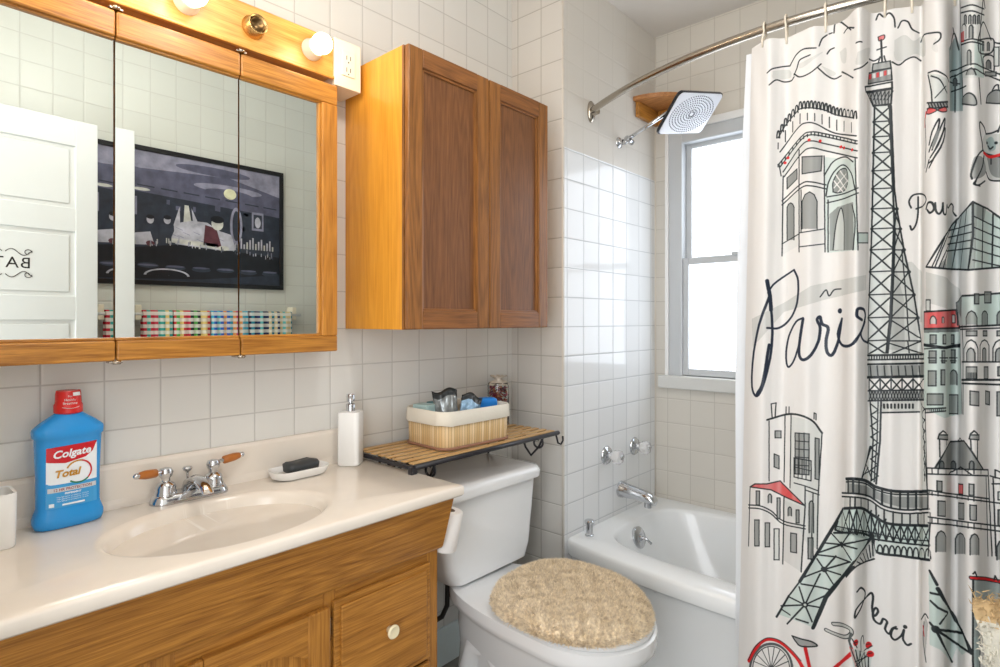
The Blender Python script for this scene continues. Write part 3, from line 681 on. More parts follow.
bm = bmn(); loft(bm, [egg(TC, .692, 1.135, .170, .402), egg(TC, .686, 1.14, .176, .406), egg(TC, .686, 1.14, .176, .417), egg(TC, .692, 1.135, .170, .421)]); obj('seat', fixn(bm), M['porc'], to, True, 1.)
bm = bmn(); loft(bm, [egg(TC, .700, 1.115, .172, .4215), egg(TC, .696, 1.118, .176, .425), egg(TC, .696, 1.118, .176, .430), egg(TC, .71, 1.10, .165, .434)]); obj('seat_lid', fixn(bm), M['porc'], to, True, 1.)
bm = bmn(); tube(bm, [(1.15, 1.232, .625), (1.15, 1.222, .625)], .012, 14); tube(bm, [(1.15, 1.222, .625), (1.13, 1.217, .622), (1.105, 1.216, .618)], [.006, .006, .008], 10); obj('flush_lever', bm, M['chrome'], to)
# shaggy lid cover
bm = bmn(); CVX, CVF, CVB, CVW, CV0, CVH = 1.300, .690, 1.115, .183, .426, .053
def cvz(r): return CV0+CVH*(1-max(0., r)**6)**.5
secs = [egg(CVX, CVF+.012, CVB-.012, CVW-.012, CV0-.006)]
for r in (1., .985, .95, .88, .75, .55, .3, .12): secs.append([(CVX+(x-CVX)*r, .92+(y-.92)*r, cvz(r*.999)) for x, y, z in egg(CVX, CVF, CVB, CVW, 0)])
loft(bm, secs); fixn(bm)
ol = egg(CVX, CVF, CVB, CVW, 0, 96); oa = np.array([(math.atan2(y-.92, x-CVX), math.hypot(x-CVX, y-.92)) for x, y, _ in ol]); oa = oa[np.argsort(oa[:, 0])]
def cpt(t, r): R_c = np.interp(t, oa[:, 0], oa[:, 1], period=2*PI); return Vector((CVX+R_c*r*math.cos(t), .92+R_c*r*math.sin(t), cvz(r)))
N_t = 36000
for q in range(N_t):
    t = rng.random()*2*PI-PI
    if q < 11000: ph = rng.random(); r = .93+.07*math.sin(ph*PI/2); 
    else: r = math.sqrt(rng.random())*.985
    if q < 11000:
        p = cpt(t, min(r, .9995)); p.z = CV0-.004+(p.z-CV0+.004)*rng.random()**.7; nrm = Vector((math.cos(t), math.sin(t), .35)).normalized(); p = cpt(t, .985)*1.0 if False else Vector((p.x, p.y, p.z))
    else: p = cpt(t, r); nrm = Vector((.5*r**6*math.cos(t), .5*r**6*math.sin(t), 1)).normalized()
    a = Vector((rng.normal(), rng.normal(), rng.normal()))
    clump = Vector((math.sin(p.x*95+2*math.sin(p.y*60)), math.cos(p.y*88+2*math.sin(p.x*70)), 0))
    d = (nrm+a*.34+clump*.30).normalized(); L_ = .007+.008*rng.random(); r_t = .0016
    e1 = d.orthogonal().normalized(); e2 = d.cross(e1)
    b0 = [bm.verts.new(p-nrm*.001+r_t*(math.cos(tt)*e1+math.sin(tt)*e2)) for tt in (0, 2.09, 4.19)]; t0 = bm.verts.new(p+d*L_)
    for k in range(3): bm.faces.new((b0[k], b0[(k+1) % 3], t0))
shag = simple('tan shag pile', (232, 212, 184), .95, bscale=110, var=.3)
tag(obj('lid_cover', bm, shag), 'tan shaggy oval cover over the toilet lid', 'toilet lid cover')
# hose
bm = bmn(); tube(bm, [(1.245, 1.34, .405), (1.245, 1.34, .37), (1.248, 1.345, .30), (1.240, 1.36, .262), (1.21, 1.38, .245), (1.13, 1.42, .25), (1.08, 1.47, .25)], .008, 12)
lathe(bm, [(.013, 0), (.013, .03), (.009, .032)], (1.245, 1.34, .372), 'z', 10)
tag(obj('supply_hose', bm, M['rubber']), 'black water supply hose under the toilet tank', 'hose')

# toilet roll on its holder at the end of the vanity
RX, RY, RZ = 1.072, 1.162, .632
Rm = Matrix.Translation((RX, RY, RZ)) @ Matrix.Rotation(math.radians(9), 4, 'Y') @ Matrix.Rotation(math.radians(6), 4, 'X')
rl = thing('toilet_roll', 'white toilet paper roll hanging beside the vanity end panel', 'toilet roll', (RX, RY, RZ-.05))
bm = bmn(); lathe(bm, [(.017, -.052), (.038, -.052), (.039, -.050), (.039, .050), (.038, .052), (.017, .052), (.017, -.052)], (0, 0, 0), 'z', 40, 0, Rm); obj('paper', fixn(bm), M['paper'], rl, True, .7)
bm = bmn(); lathe(bm, [(.0168, -.052), (.0168, .0525), (.0155, .0525), (.0155, -.052), (.0168, -.052)], (0, 0, 0), 'z', 30, 0, Rm); obj('cardboard_core', fixn(bm), M['card'], rl)
bm = bmn(); q = [Rm @ Vector(p) for p in ((0, 0, .062), (0, 0, -.040))]
tube(bm, [Vector((1.0215, 1.22, RZ+.068)), Vector((1.05, 1.20, RZ+.070)), q[0]+Vector((0, 0, .006)), q[0], q[1]], .0045, 10); lathe(bm, [(.018, 0), (.018, .005), (.0, .006)], (1.021, 1.22, RZ+.068), 'x', 18)
tag(obj('roll_holder', bm, M['white']), 'white wire holder carrying the toilet roll on the vanity side', 'toilet roll holder')
# ------------------------------------------------------------------ slatted shelf over the tank
sh = thing('slatted_shelf', 'slatted wooden shelf with black iron frame above the toilet tank', 'shelf', (1.34, YA, .80))
SX0, SX1, SY0, SY1, SZ = 1.006, 1.648, 1.214, 1.488, .806
bm = bmn()
tube(bm, [(SX0, SY0, SZ-.004), (SX1+.012, SY0, SZ-.004)], .0075, 10); tube(bm, [(SX0, SY1, SZ-.004), (SX1, SY1, SZ-.004)], .006, 10)
box(bm, SX0-.004, SX0+.004, SY0, SY1, SZ-.012, SZ-.001, .001); box(bm, SX1-.004, SX1+.004, SY0, SY1, SZ-.012, SZ-.001, .001)
box(bm, SX0-.014, SX0+.006, SY0-.006, SY0+.010, SZ-.024, SZ-.002, .002)
obj('frame', bm, M['black'], sh)
ns = 8
for i in range(ns):
    y = SY0+.016+(SY1-SY0-.030)*i/(ns-1)
    obj('slat', box(bmn(), SX0+.002, SX1-.002, y-.0105, y+.0105, SZ+.0015, SZ+.0050, .0008), M['slat'], sh)
for xb in (1.600, 1.10):
    bm = bmn()
    tube(bm, [(xb, SY1+.008, SZ-.02), (xb, SY1+.008, SZ-.11)], .004, 8); tube(bm, [(xb, SY1+.006, SZ-.10), (xb, SY0+.10, SZ-.014)], .004, 8)
    c_ = [(xb, SY0+.045+.030*math.cos(a)*(1-a/14), SZ-.036+.026*math.sin(a)*(1-a/14)) for a in [PI/2+i*.35 for i in range(20)]]
    tube(bm, c_, .0038, 8)
    c_ = [(xb, SY1-.05+.03*math.cos(a)*(1-a/14), SZ-.04+.026*math.sin(a)*(1-a/14)) for a in [PI/2+i*.35 for i in range(20)]]
    tube(bm, c_, .0038, 8)
    tube(bm, [(xb, SY0+.02, SZ-.012), (xb, SY0+.04, SZ-.05), (xb, SY0+.075, SZ-.085), (xb, SY0+.10, SZ-.06), (xb, SY0+.12, SZ-.012)], .004, 8)
    obj('scroll_bracket', bm, M['black'], sh)
bm = bmn(); hk = [(SX1+.004, SY0+.006, SZ-.006), (SX1+.006, SY0+.002, SZ-.022), (SX1+.010, SY0, SZ-.040), (SX1+.022, SY0-.004, SZ-.046), (SX1+.032, SY0-.006, SZ-.034), (SX1+.030, SY0-.006, SZ-.018)]
tube(bm, hk, .0035, 8); obj('end_hook', bm, M['black'], sh)

# ------------------------------------------------------------------ basket and contents
KX, KY, KR = 1.300, 1.346, math.radians(-2.5)
KZ = SZ+.0058
ba = thing('bamboo_basket', 'bamboo basket with white cloth liner on the slatted shelf', 'basket', (KX, KY, KZ))
def kb(w, d, r, z): return rrect(KX, KY, w, d, r, z, 8, KR)
bm = bmn(); BW, BD = .286, .198
rings = loft(bm, [kb(BW-.006, BD-.006, .035, KZ), kb(BW, BD, .038, KZ+.004), kb(BW+.004, BD+.004, .038, KZ+.108)], True, False)
uvl = bm.loops.layers.uv.new('UVMap')
n_ = len(rings[0]); per = [0]
for k in range(n_): per.append(per[-1]+(rings[1][(k+1) % n_].co-rings[1][k].co).length)
for f in bm.faces:
    for l in f.loops:
        for rg in rings:
            if l.vert in rg:
                k = rg.index(l.vert); u_ = per[k]/per[-1]
                if k == 0 and any(l2.vert in rg and rg.index(l2.vert) == n_-1 for l2 in f.loops for rg in rings) and len(f.verts) == 4: u_ = 1.
                l[uvl].uv = (u_, (l.vert.co.z-KZ)/.13)
fixn(bm); o = obj('basket_body', bm, M['bamboo'], ba, True, .8)
md = o.modifiers.new('s', 'SOLIDIFY'); md.thickness = .004; md.offset = -1
bm = bmn(); loft(bm, [kb(BW+.003, BD+.003, .040, KZ+.001), kb(BW+.008, BD+.008, .040, KZ+.002), kb(BW+.008, BD+.008, .040, KZ+.009), kb(BW+.003, BD+.003, .04, KZ+.010)], False, False); obj('bottom_rim', bm, simple('brown rim cord', (150, 108, 84), .6), ba, True)
bm = bmn()
def wob(pts, amp, f, ph):
    return [(x+amp*math.sin(f*i+ph)*.5, y+amp*math.cos(f*i*1.3+ph), z+amp*math.sin(i*.7+ph)) for i, (x, y, z) in enumerate(pts)]
loft(bm, [wob(kb(BW+.012, BD+.012, .042, KZ+.074), .0015, .9, 0), wob(kb(BW+.017, BD+.017, .044, KZ+.079), .0015, .9, 1), wob(kb(BW+.015, BD+.015, .044, KZ+.095), .001, 1.1, 2), wob(kb(BW+.014, BD+.014, .044, KZ+.111), .0008, 1.3, 0), kb(BW+.008, BD+.008, .042, KZ+.1165), kb(BW-.004, BD-.004, .038, KZ+.1145), kb(BW-.012, BD-.012, .036, KZ+.09), kb(BW-.016, BD-.016, .034, KZ+.012)], False, True)
obj('cloth_liner', fixn(bm), M['liner'], ba, True, 1.2)
def kp(u, v, z): c_, s_ = math.cos(KR), math.sin(KR); return Vector((KX+u*c_-v*s_, KY+u*s_+v*c_, KZ+z))
def kmat(u, v, z, rx=0, ry=0, rz=0): return Matrix.Translation(kp(u, v, z)) @ Matrix.Rotation(KR+rz, 4, 'Z') @ Matrix.Rotation(ry, 4, 'Y') @ Matrix.Rotation(rx, 4, 'X')
FL = .0125
bm = bmn(); box(bm, -.024, .024, -.03, .03, 0, .112, .004, 2, 0, kmat(-.103, .045, FL, 0, 0, .2))
tag(obj('toiletry_box', bm, simple('pale aqua carton', (176, 206, 206), .5)), 'pale aqua carton in the left end of the basket', 'box')
bm = bmn(); box(bm, -.018, .018, -.02, .02, 0, .112, .003, 2, 0, kmat(-.050, .062, FL, 0, .0, .1))
box(bm, -.0185, .0185, -.0205, .0205, .085, .098, .001, 2, 1, kmat(-.050, .062, FL, 0, .0, .1))
tag(obj('carton', bm, [simple('teal carton', (66, 122, 130), .5), simple('carton band', (120, 170, 164), .5)]), 'small teal carton in the basket behind the crumpled pouches', 'box')
def pouch(name, u, v, w, h, tilt, mats, label, seed, top):
    r2 = np.random.default_rng(seed); bm = bmn(); n, m_ = 14, 14; g = []
    for s_ in (1, -1):
        gg = []
        for j in range(m_+1):
            row = []
            for i in range(n+1):
                a, b_ = i/n, j/m_; bul = .020*(math.sin(PI*a)**.6)*(1-b_)**.7*(1 if b_ < 1 else 0)+.0006
                bul += (r2.normal()*.0022 if 0 < i < n and 0 < j < m_ else 0)
                p = Vector(((a-.5)*w*(1-.10*math.sin(PI*b_)), s_*bul+.006*math.sin(6*a+seed)*b_, b_*h+.006*math.sin(7*a+seed)*b_))
                row.append(bm.verts.new(kmat(u, v, FL, tilt[0], tilt[1], tilt[2]) @ p))
            gg.append(row)
        for j in range(m_):
            for i in range(n):
                f = bm.faces.new((gg[j][i], gg[j][i+1], gg[j+1][i+1], gg[j+1][i])); f.smooth = True; f.material_index = 1 if j/m_ >= top else 0
        g.append(gg)
    bmesh.ops.remove_doubles(bm, verts=bm.verts, dist=.0014); fixn(bm)
    return tag(obj(name, bm, mats), label, 'pouch')
foil = simple('silver grey foil', (150, 156, 158), .25, .5, .5, 60, .3); clr = simple('blue white crinkled film', (150, 186, 216), .2, .1, .8, 70, .35); dkp = simple('black zip band', (44, 48, 50), .35)
pouch('foil_pouch', -.050, -.010, .080, .156, (-.02, -.10, -.75), [foil, dkp], 'crumpled silver pouch with black top leaning left in the basket', 3, .82)
pouch('film_pouch', -.004, -.028, .066, .142, (.05, .20, -.75), [clr, dkp], 'crumpled clear blue pouch with black top leaning right in the basket', 5, .84)
bm = bmn(); loft(bm, [[tuple(kmat(.088, -.034, 0, 0, .0, -.30) @ Vector(p)) for p in rrect(0, 0, .076*s_, .038*s2, .012, z, 6)] for s_, s2, z in ((.9, .9, FL), (1, 1, FL+.01), (1, 1, .118), (.96, .95, .127), (.80, .8, .132), (.5, .5, .134))])
tag(obj('blue_case', fixn(bm), simple('bright blue plastic', (30, 128, 214), .35), None, True, .9), 'bright blue rounded plastic case in the right half of the basket', 'case')
bm = bmn(); box(bm, -.022, .022, -.022, .022, 0, .112, .004, 2, 0, kmat(.098, .055, FL, 0, 0, -.1))
tag(obj('wooden_box', bm, simple('tan carton', (188, 158, 126), .6)), 'tan carton in the right rear corner of the basket', 'box')

# potpourri jar
JX, JY = 1.594, 1.440
jr = thing('potpourri_jar', 'small clear jar of dark red potpourri in the corner of the slatted shelf', 'jar', (JX, JY, SZ+.0055))
JZ = SZ+.0055
bm = bmn(); lathe(bm, [(0, 0), (.036, 0), (.040, .006), (.040, .145), (.037, .155), (.036, .158), (.035, .153), (.037, .144), (.037, .008), (0, .005)], (JX, JY, JZ), 'z', 32)
obj('jar_glass', fixn(bm), glass('clear jar', (250, 250, 250), .02), jr)
bm = bmn(); pm = [simple('dried petal '+str(i), c_, .8) for i, c_ in enumerate(((160, 26, 66), (190, 84, 50), (120, 24, 60), (206, 130, 96)))]
for i in range(330):
    t = rng.random()*2*PI; r = .030*math.sqrt(rng.random()) if i > 130 else .031; z = .012+.135*rng.random(); s_ = .006+.004*rng.random()
    mtx = Matrix.Translation((JX+r*math.cos(t), JY+r*math.sin(t), JZ+z)) @ Matrix.Rotation(rng.random()*6, 4, 'X') @ Matrix.Rotation(rng.random()*6, 4, 'Y')
    q = [bm.verts.new(mtx @ Vector(p)) for p in ((-s_, 0, 0), (0, -s_*.7, .001), (s_, 0, 0), (0, s_*.7, .002))]
    f = bm.faces.new(q); f.material_index = int(rng.integers(0, 4))
pp = obj('potpourri', bm, pm, jr); pp['kind'] = 'stuff'
bm = bmn(); n = 26; rows = []
for r, z in ((.0395, .150), (.030, .160), (.012, .166), (.016, .174), (.030, .182)):
    rows.append([bm.verts.new((JX+r*(1+.16*math.sin(5*t+z*200))*math.cos(t), JY+r*(1+.16*math.sin(5*t+z*200))*math.sin(t), JZ+z+.003*math.sin(9*t))) for t in [2*PI*k/n for k in range(n)]])
for a, b_ in zip(rows, rows[1:]):
    for k in range(n): bm.faces.new((a[k], a[(k+1) % n], b_[(k+1) % n], b_[k])).smooth = True
obj('film_wrap', bm, simple('cream cellophane', (214, 204, 190), .3), jr)

# ------------------------------------------------------------------ bathtub
tb = thing('bathtub', 'white enamel bathtub with bowed front rim behind the shower curtain', 'bathtub', (2.1, .49, 0))
TY0, TY1, TX1 = YR+.003, YC-.002, XD-.002; TYc, TXc = .49, 2.11
def xf(y): t = abs((y-TYc)/.76); return 1.754-.058*(1-min(1, t)**3)
NTT = 160
def outer(z, inset=0.):
    pts = []
    for k in range(NTT):
        t = 2*PI*(k+.5)/NTT; dx, dy = math.cos(t)*.36, math.sin(t)*.76; s_ = 1e9
        if dx > 0: s_ = min(s_, (TX1-TXc)/dx)
        if dy > 0: s_ = min(s_, (TY1-TYc)/dy)
        if dy < 0: s_ = min(s_, (TY0-TYc)/dy)
        if dx < 0:
            for _ in range(3):
                y = TYc+dy*min(s_, 1e3); y = max(TY0, min(TY1, y)); s2 = (xf(y)-TXc)/dx
                s_ = min(s_, s2) if _ == 0 else (s2 if s2*abs(dy) <= .7585 else s_)
        x, y = TXc+dx*s_, TYc+dy*s_
        x = max(x, xf(y)); fr = max(0., min(1., (2.0-x)/.2))
        pts.append((x+inset*fr, y, z))
    return pts
def inner(hx, hy, cx, cy, z, p=4.5):
    return [(cx+hx*math.copysign(abs(math.cos(t))**(2/p), math.cos(t)), cy+hy*math.copysign(abs(math.sin(t))**(2/p), math.sin(t)), z) for t in [2*PI*(k+.5)/NTT for k in range(NTT)]]
bm = bmn()
loft(bm, [outer(.0015, .030), outer(.322, .024), outer(.330, .018), outer(.333, .004), outer(.338, .001), outer(.376, .000), outer(.385, .003), outer(.390, .010),
          inner(.306, .680, 2.112, .49, .389), inner(.300, .674, 2.112, .49, .386), inner(.294, .667, 2.112, .49, .374), inner(.282, .640, 2.112, .485, .30), inner(.262, .60, 2.112, .48, .16, 3.6), inner(.235, .56, 2.112, .475, .10, 3.2), inner(.18, .48, 2.112, .47, .075, 3.)])
obj('tub_shell', fixn(bm), M['tub'], tb, True, .9)
# overflow plate, on the sloping end wall
OV = Matrix.Translation((2.095, 1.134, .330)) @ Matrix.Rotation(math.radians(-16), 4, 'X')
bm = bmn(); lathe(bm, [(.042, -.008), (.042, .004), (.037, .008), (.014, .010), (.012, .016), (0, .017)], (0, 0, 0), 'y', 30, 0, None)
bmesh.ops.transform(bm, matrix=OV, verts=bm.verts)
op = obj('overflow_plate', fixn(bm), M['chrome'], tb, True, .8)
bm = bmn(); tube(bm, [OV @ Vector(p) for p in ((0, -.014, .0), (.008, -.030, -.012), (.014, -.040, -.030))], [.005, .0045, .0055], 10); obj('trip_lever', bm, M['chrome'], op)
bm = bmn(); lathe(bm, [(0, 0), (.016, 0), (.0165, .004), (.013, .006), (.0125, .044), (.0185, .047), (.019, .055), (.015, .059), (0, .060)], (1.842, 1.203, .3905), 'z', 24)
tag(obj('tub_stopper', fixn(bm), M['chrome'], None, True, .7), 'small chrome tub stopper standing on the tub rim corner', 'tub stopper')

# tub valves and spout
def valve(x, z, label):
    v = thing('tub_valve', label, 'tub valve', (x, YC, z), 'tub valve handles on the shower wall')
    bm = bmn(); lathe(bm, [(.038, 0), (.038, .004), (.033, .010), (.018, .014), (.013, .018), (.012, .030), (0, .030)], (x, YC, z), 'y', 30); obj('escutcheon', fixn(bm), M['chrome'], v, True, .8)
    bm = bmn(); n = 24; secs = []
    for r, h in ((.013, .030), (.022, .036), (.0265, .052), (.025, .068), (.018, .073)):
        secs.append([(x+(r+(.0022 if k % 4 < 2 else -.001))*math.cos(2*PI*k/n), YC-h, z+(r+(.0022 if k % 4 < 2 else -.001))*math.sin(2*PI*k/n)) for k in range(n)])
    loft(bm, secs); obj('handle', fixn(bm), M['acrylic'], v, True, .7)
    bm = bmn(); lathe(bm, [(.010, .0732), (.010, .075), (0, .076)], (x, YC, z), 'y', 16); obj('cap', fixn(bm), M['chrome'], v)
valve(2.036, .652, 'left clear tub handle on the shower wall, nearer the tiled corner edge')
valve(2.265, .652, 'right clear tub handle on the shower wall, nearer the window')
ts = thing('tub_spout', 'chrome tub spout below the two clear handles', 'tub spout', (2.15, YC, .478))
bm = bmn(); secs = []
for y, z, w, h in ((0, .490, .030, .030), (.012, .490, .029, .029), (.02, .489, .025, .026), (.07, .485, .024, .023), (.115, .480, .023, .020), (.138, .473, .022, .019), (.148, .467, .018, .014)):
    secs.append([(2.150+1.18*w*math.cos(t), YC-.001-1.06*y, z+1.15*h*math.sin(t)) for t in [2*PI*k/24 for k in range(24)]])
loft(bm, secs); obj('spout_body', fixn(bm), M['chrome'], ts, True, .9)
bm = bmn(); lathe(bm, [(.014, -.030), (.016, -.030), (.017, 0), (0, 0)], (2.150, YC-.128, .470), 'z', 20); obj('nozzle', fixn(bm), M['chrome'], ts, True, .8)

# ------------------------------------------------------------------ shower head
shd = thing('rain_shower', 'chrome shower arm carrying a wide rectangular white rain head', 'shower head', (2.138, YC, 1.942))
bm = bmn(); lathe(bm, [(.024, 0), (.023, .004), (.014, .008), (.011, .012), (.011, .02)], (2.138, YC, 1.942), 'y', 24)
tube(bm, [(2.138, YC-.01, 1.942), (2.138, YC-.030, 1.938), (2.138, YC-.042, 1.948)], .010, 12)
tube(bm, [(2.125, YC-.042, 1.950), (2.165, YC-.046, 1.940)], .012, 14); obj('swivel_joint', fixn(bm), M['chrome'], shd)
bm = bmn(); tube(bm, [(2.138, YC-.042, 1.950), (2.141, 1.12, 1.985), (2.142, 1.02, 2.024)], [.0075]*3, 12); obj('arm', bm, M['chrome'], shd)
e1 = Vector((-.0459, -.109, .109)); e2 = Vector((.2546, -.068, .068)); a1 = e1.normalized(); a2 = (e2-a1*e2.dot(a1)).normalized(); a3 = a1.cross(a2)
cc = Vector((2.158, .946, 1.997))
if a3.z > 0: a3 = -a3     # outward normal of the spray face
HM = Matrix((( a1.x, a2.x, a3.x, cc.x), (a1.y, a2.y, a3.y, cc.y), (a1.z, a2.z, a3.z, cc.z), (0, 0, 0, 1)))
L1, L2 = .176, .286
def hs(k, z, r=.022): return [tuple(HM @ Vector(p)) for p in rrect(0, 0, L1*k, L2*k, r*k, z, 8)]
bm = bmn(); loft(bm, [hs(.55, -.022), hs(.93, -.016), hs(1, -.010), hs(1, -.002), hs(.985, .000)]); obj('head_shell', fixn(bm), simple('dark chrome', (70, 72, 78), .2, .9), shd, True, .8)
bm = bmn(); loft(bm, [hs(.965, .0002), hs(.96, .0022), hs(.94, .0030)]); fp = obj('spray_face', fixn(bm), simple('pale spray face', (222, 224, 230), .3), shd, True, .9)
bm = bmn(); nz = 0
for ring in range(1, 9):
    cnt = ring*7+3
    for k in range(cnt):
        t = 2*PI*(k/cnt)+ring*.35; x = ring*.0094*math.cos(t); y = ring*.0155*math.sin(t)
        if abs(x) > L1*.46 or abs(y) > L2*.45: continue
        ll = lathe(bm, [(.0024, 0), (.0022, .002), (0, .0024)], (0, 0, 0), 'z', 6, 0, HM @ Matrix.Translation((x, y, .003)))
obj('spray_nozzles', bm, simple('grey rubber nozzles', (92, 94, 104), .6), fp)['kind'] = 'stuff'
bm = bmn(); tube(bm, [HM @ Vector((.0+.012*math.cos(t)*(1+t/12), .012*math.sin(t)*(1+t/12), .0034)) for t in [i*.3 for i in range(30)]], .0010, 5); obj('centre_swirl', bm, simple('grey swirl', (120, 122, 130), .4), fp)
bm = bmn(); bc = HM @ Vector((0, 0, -.02)); tube(bm, [Vector((2.142, 1.024, 2.022)), bc+(Vector((2.142, 1.02, 2.024))-bc)*.45, bc], [.0095, .012, .020], 14); obj('ball_joint', bm, M['chrome'], shd)

# corner shelf
cs = thing('corner_shelf', 'small wooden corner shelf behind the shower head', 'corner shelf', (XD, YC, 2.165))
R0 = .205; n = 20
bm = bmn(); poly = [(XD-.003, YC-.003)]+[(XD-.003-R0*math.cos(t), YC-.003-R0*math.sin(t)) for t in [PI/2*i/n for i in range(n+1)]]
prism(bm, poly, lambda u, v, q: (u, v, 2.150+q), .018); obj('shelf_board', fixn(bm), oak('teak shelf', 'y', (196, 138, 84), (140, 88, 46), 1.), cs)
bm = bmn(); box(bm, XD-.19, XD-.006, YC-.022, YC-.004, 2.085, 2.149, .002); box(bm, XD-.021, XD-.004, YC-.17, YC-.023, 2.085, 2.149, .002)
obj('batten', bm, M['oakx'], cs)

# ------------------------------------------------------------------ curtain rod
def rodx(y): return 1.700+.220*((y-.49)/.76)**2
RZc = 2.013
ro = thing('shower_curtain_rod', 'curved brushed nickel shower rod across the top of the tub', 'curtain rod', (1.92, YC, RZc))
bm = bmn(); tube(bm, [(rodx(y), y, RZc) for y in np.linspace(YR+.012, YC-.012, 60)], .0125, 16, mi=0); obj('rod', bm, M['brushed'], ro)
for y, s_ in ((YC, 1), (YR, -1)):
    bm = bmn(); x = rodx(y); secs = []
    for w, h, d in ((.022, .042, 0), (.022, .042, .006), (.018, .036, .011), (.016, .020, .014), (.0165, .0165, .034)):
        secs.append([(x+w*math.cos(t), y-s_*(d+.0005), RZc+h*math.sin(t)) for t in [2*PI*k/24 for k in range(24)]])
    loft(bm, secs); obj('flange', fixn(bm), M['brushed'], ro, True, .8)

# ------------------------------------------------------------------ shower curtain: cloth path in plan
ca, sa = math.cos(ANG), math.sin(ANG)
def plan_at(px, off):                   # the fold line that the photograph shows at column px, off = metres in (+) or out (-) of the rod line
    u = (px-500)/FP; dx, dy = ca+u*sa, sa-u*ca; y = .3
    for _ in range(30): y = (rodx(y)-.012+off)*dy/dx
    return rodx(y)-.012+off, y
FA = 1.22
folds = [(752, .012), (760, -.004), (770, -.010), (780, .004), (790, .012), (802, .000), (813, -.006), (826, .008), (838, .010), (846, .000), (853, -.028), (860, -.036), (867, -.018), (872, .004), (882, .008), (893, .004), (904, .012), (914, .016), (921, .020), (923.5, .004), (925, -.028), (931, -.048), (939, -.054), (947, -.044), (950.5, -.010), (953, .016), (959, .020), (963, -.002), (969, -.026), (977, -.030), (984, -.012), (990, .006), (998, .012), (1006, .002)]
cp = [plan_at(f[0], f[1]*FA) for f in folds]
yy = cp[-1][1]; k = 0
while yy > -.215:
    yy -= .016; k += 1; cp.append((rodx(yy)-.012+.030*math.sin(k*1.25+.2), yy))
cp = np.array(cp)
# Catmull-Rom through the fold lines
def catmull(P_, n):
    P_ = np.vstack([2*P_[0]-P_[1], P_, 2*P_[-1]-P_[-2]]); out = []
    for i in range(1, len(P_)-2):
        for j in range(n):
            t = j/n; a, b_, c_, d = P_[i-1], P_[i], P_[i+1], P_[i+2]
            out.append(.5*((2*b_)+(c_-a)*t+(2*a-5*b_+4*c_-d)*t*t+(3*b_-a-3*c_+d)*t**3))
    out.append(P_[-2]); return np.array(out)
PL = catmull(cp, 10)
SLEN = np.concatenate([[0], np.cumsum(np.hypot(*np.diff(PL, axis=0).T))]); STOT = SLEN[-1]
ZB, ZT = .12, 1.972
def cloth(s, z):
    """world position of the cloth at arc length s and height z"""
    x = np.interp(s, SLEN, PL[:, 0]); y = np.interp(s, SLEN, PL[:, 1]); t = np.clip((1.97-z)/1.5, 0, 1.2)
    fall = np.clip(1-s/.42, 0, 1)
    y = y+.016*t*fall                                  # free edge hangs a little further along towards the hem
    x = x+.006*np.sin(s*31+z*2.3)*t-.052*t
    x = x+.0035*np.sin(s*95+z*9)*np.exp(-((z-1.86)/.12)**2) # small gathers under the rings
    return x, y
def px2cloth(pts):
    """photo columns/rows -> (s, z) on the cloth, by casting the camera ray onto the hanging cloth"""
    out = []; S = np.linspace(0, STOT, 2600)
    for px, py in pts:
        z = 1.1
        for _ in range(4):
            x, y = cloth(S, np.full_like(S, z)); Z = x*ca+y*sa; c = 500+FP*(x*sa-y*ca)/Z
            d = c-px; idx = np.where(d[:-1]*d[1:] <= 0)[0]
            if len(idx) == 0: i = int(np.argmin(abs(d)))
            else: i = idx[np.argmin(Z[idx])]
            z = H+(320-py)/FP*Z[i]
        out.append((S[i], z))
    return out
# ------------------------------------------------------------------ printed drawing of the curtain, rasterised in cloth coordinates
RES = 1050.
TW, TH = int(STOT*RES)+1, int((ZT-ZB)*RES)+1
IMG = np.ones((TH, TW, 3), np.float32)*np.array(lin((232, 230, 227)), np.float32)
streak = np.interp(np.arange(TW), np.arange(0, TW+9, 9), rng.random(len(np.arange(0, TW+9, 9))))
INK = {'K': (30, 38, 42), 'N': (28, 40, 58), 'G': (128, 132, 130), 'D': (84, 90, 90), 'L': (206, 211, 207), 'T': (150, 172, 172), 'P': (192, 210, 204), 'R': (214, 32, 36), 'W': (232, 230, 227), 'S': (208, 207, 202), 'B': (196, 198, 194)}
INK = {k: np.array(lin(v), np.float32) for k, v in INK.items()}
MM = .0028*RES                          # one photo pixel on the cloth, in texels
def dense(pts, step=3., close=False):
    pts = list(pts)+([pts[0]] if close else []); out = [pts[0]]
    for a, b_ in zip(pts, pts[1:]):
        n = max(1, int(math.hypot(b_[0]-a[0], b_[1]-a[1])/step))
        out += [(a[0]+(b_[0]-a[0])*i/n, a[1]+(b_[1]-a[1])*i/n) for i in range(1, n+1)]
    return out
def tex(pts): return [(s*RES, (z-ZB)*RES) for s, z in px2cloth(pts)]
def seg(a, b_, w, col, al=1.):
    r = w/2+1; x0 = int(max(0, min(a[0], b_[0])-r)); x1 = int(min(TW-1, max(a[0], b_[0])+r)); y0 = int(max(0, min(a[1], b_[1])-r)); y1 = int(min(TH-1, max(a[1], b_[1])+r))
    if x1 < x0 or y1 < y0: return
    X, Y = np.meshgrid(np.arange(x0, x1+1), np.arange(y0, y1+1)); dx, dy = b_[0]-a[0], b_[1]-a[1]; L2_ = dx*dx+dy*dy+1e-9
    t = np.clip(((X-a[0])*dx+(Y-a[1])*dy)/L2_, 0, 1); d = np.hypot(X-a[0]-t*dx, Y-a[1]-t*dy)
    A = (np.clip(w/2-d+.5, 0, 1)*al)[..., None]; IMG[y0:y1+1, x0:x1+1] = IMG[y0:y1+1, x0:x1+1]*(1-A)+col*A
def sm(pts, n=5):                        # rounded pen line
    if len(pts) < 3: return list(pts)
    return [tuple(p) for p in catmull(np.array(pts, float), n)]
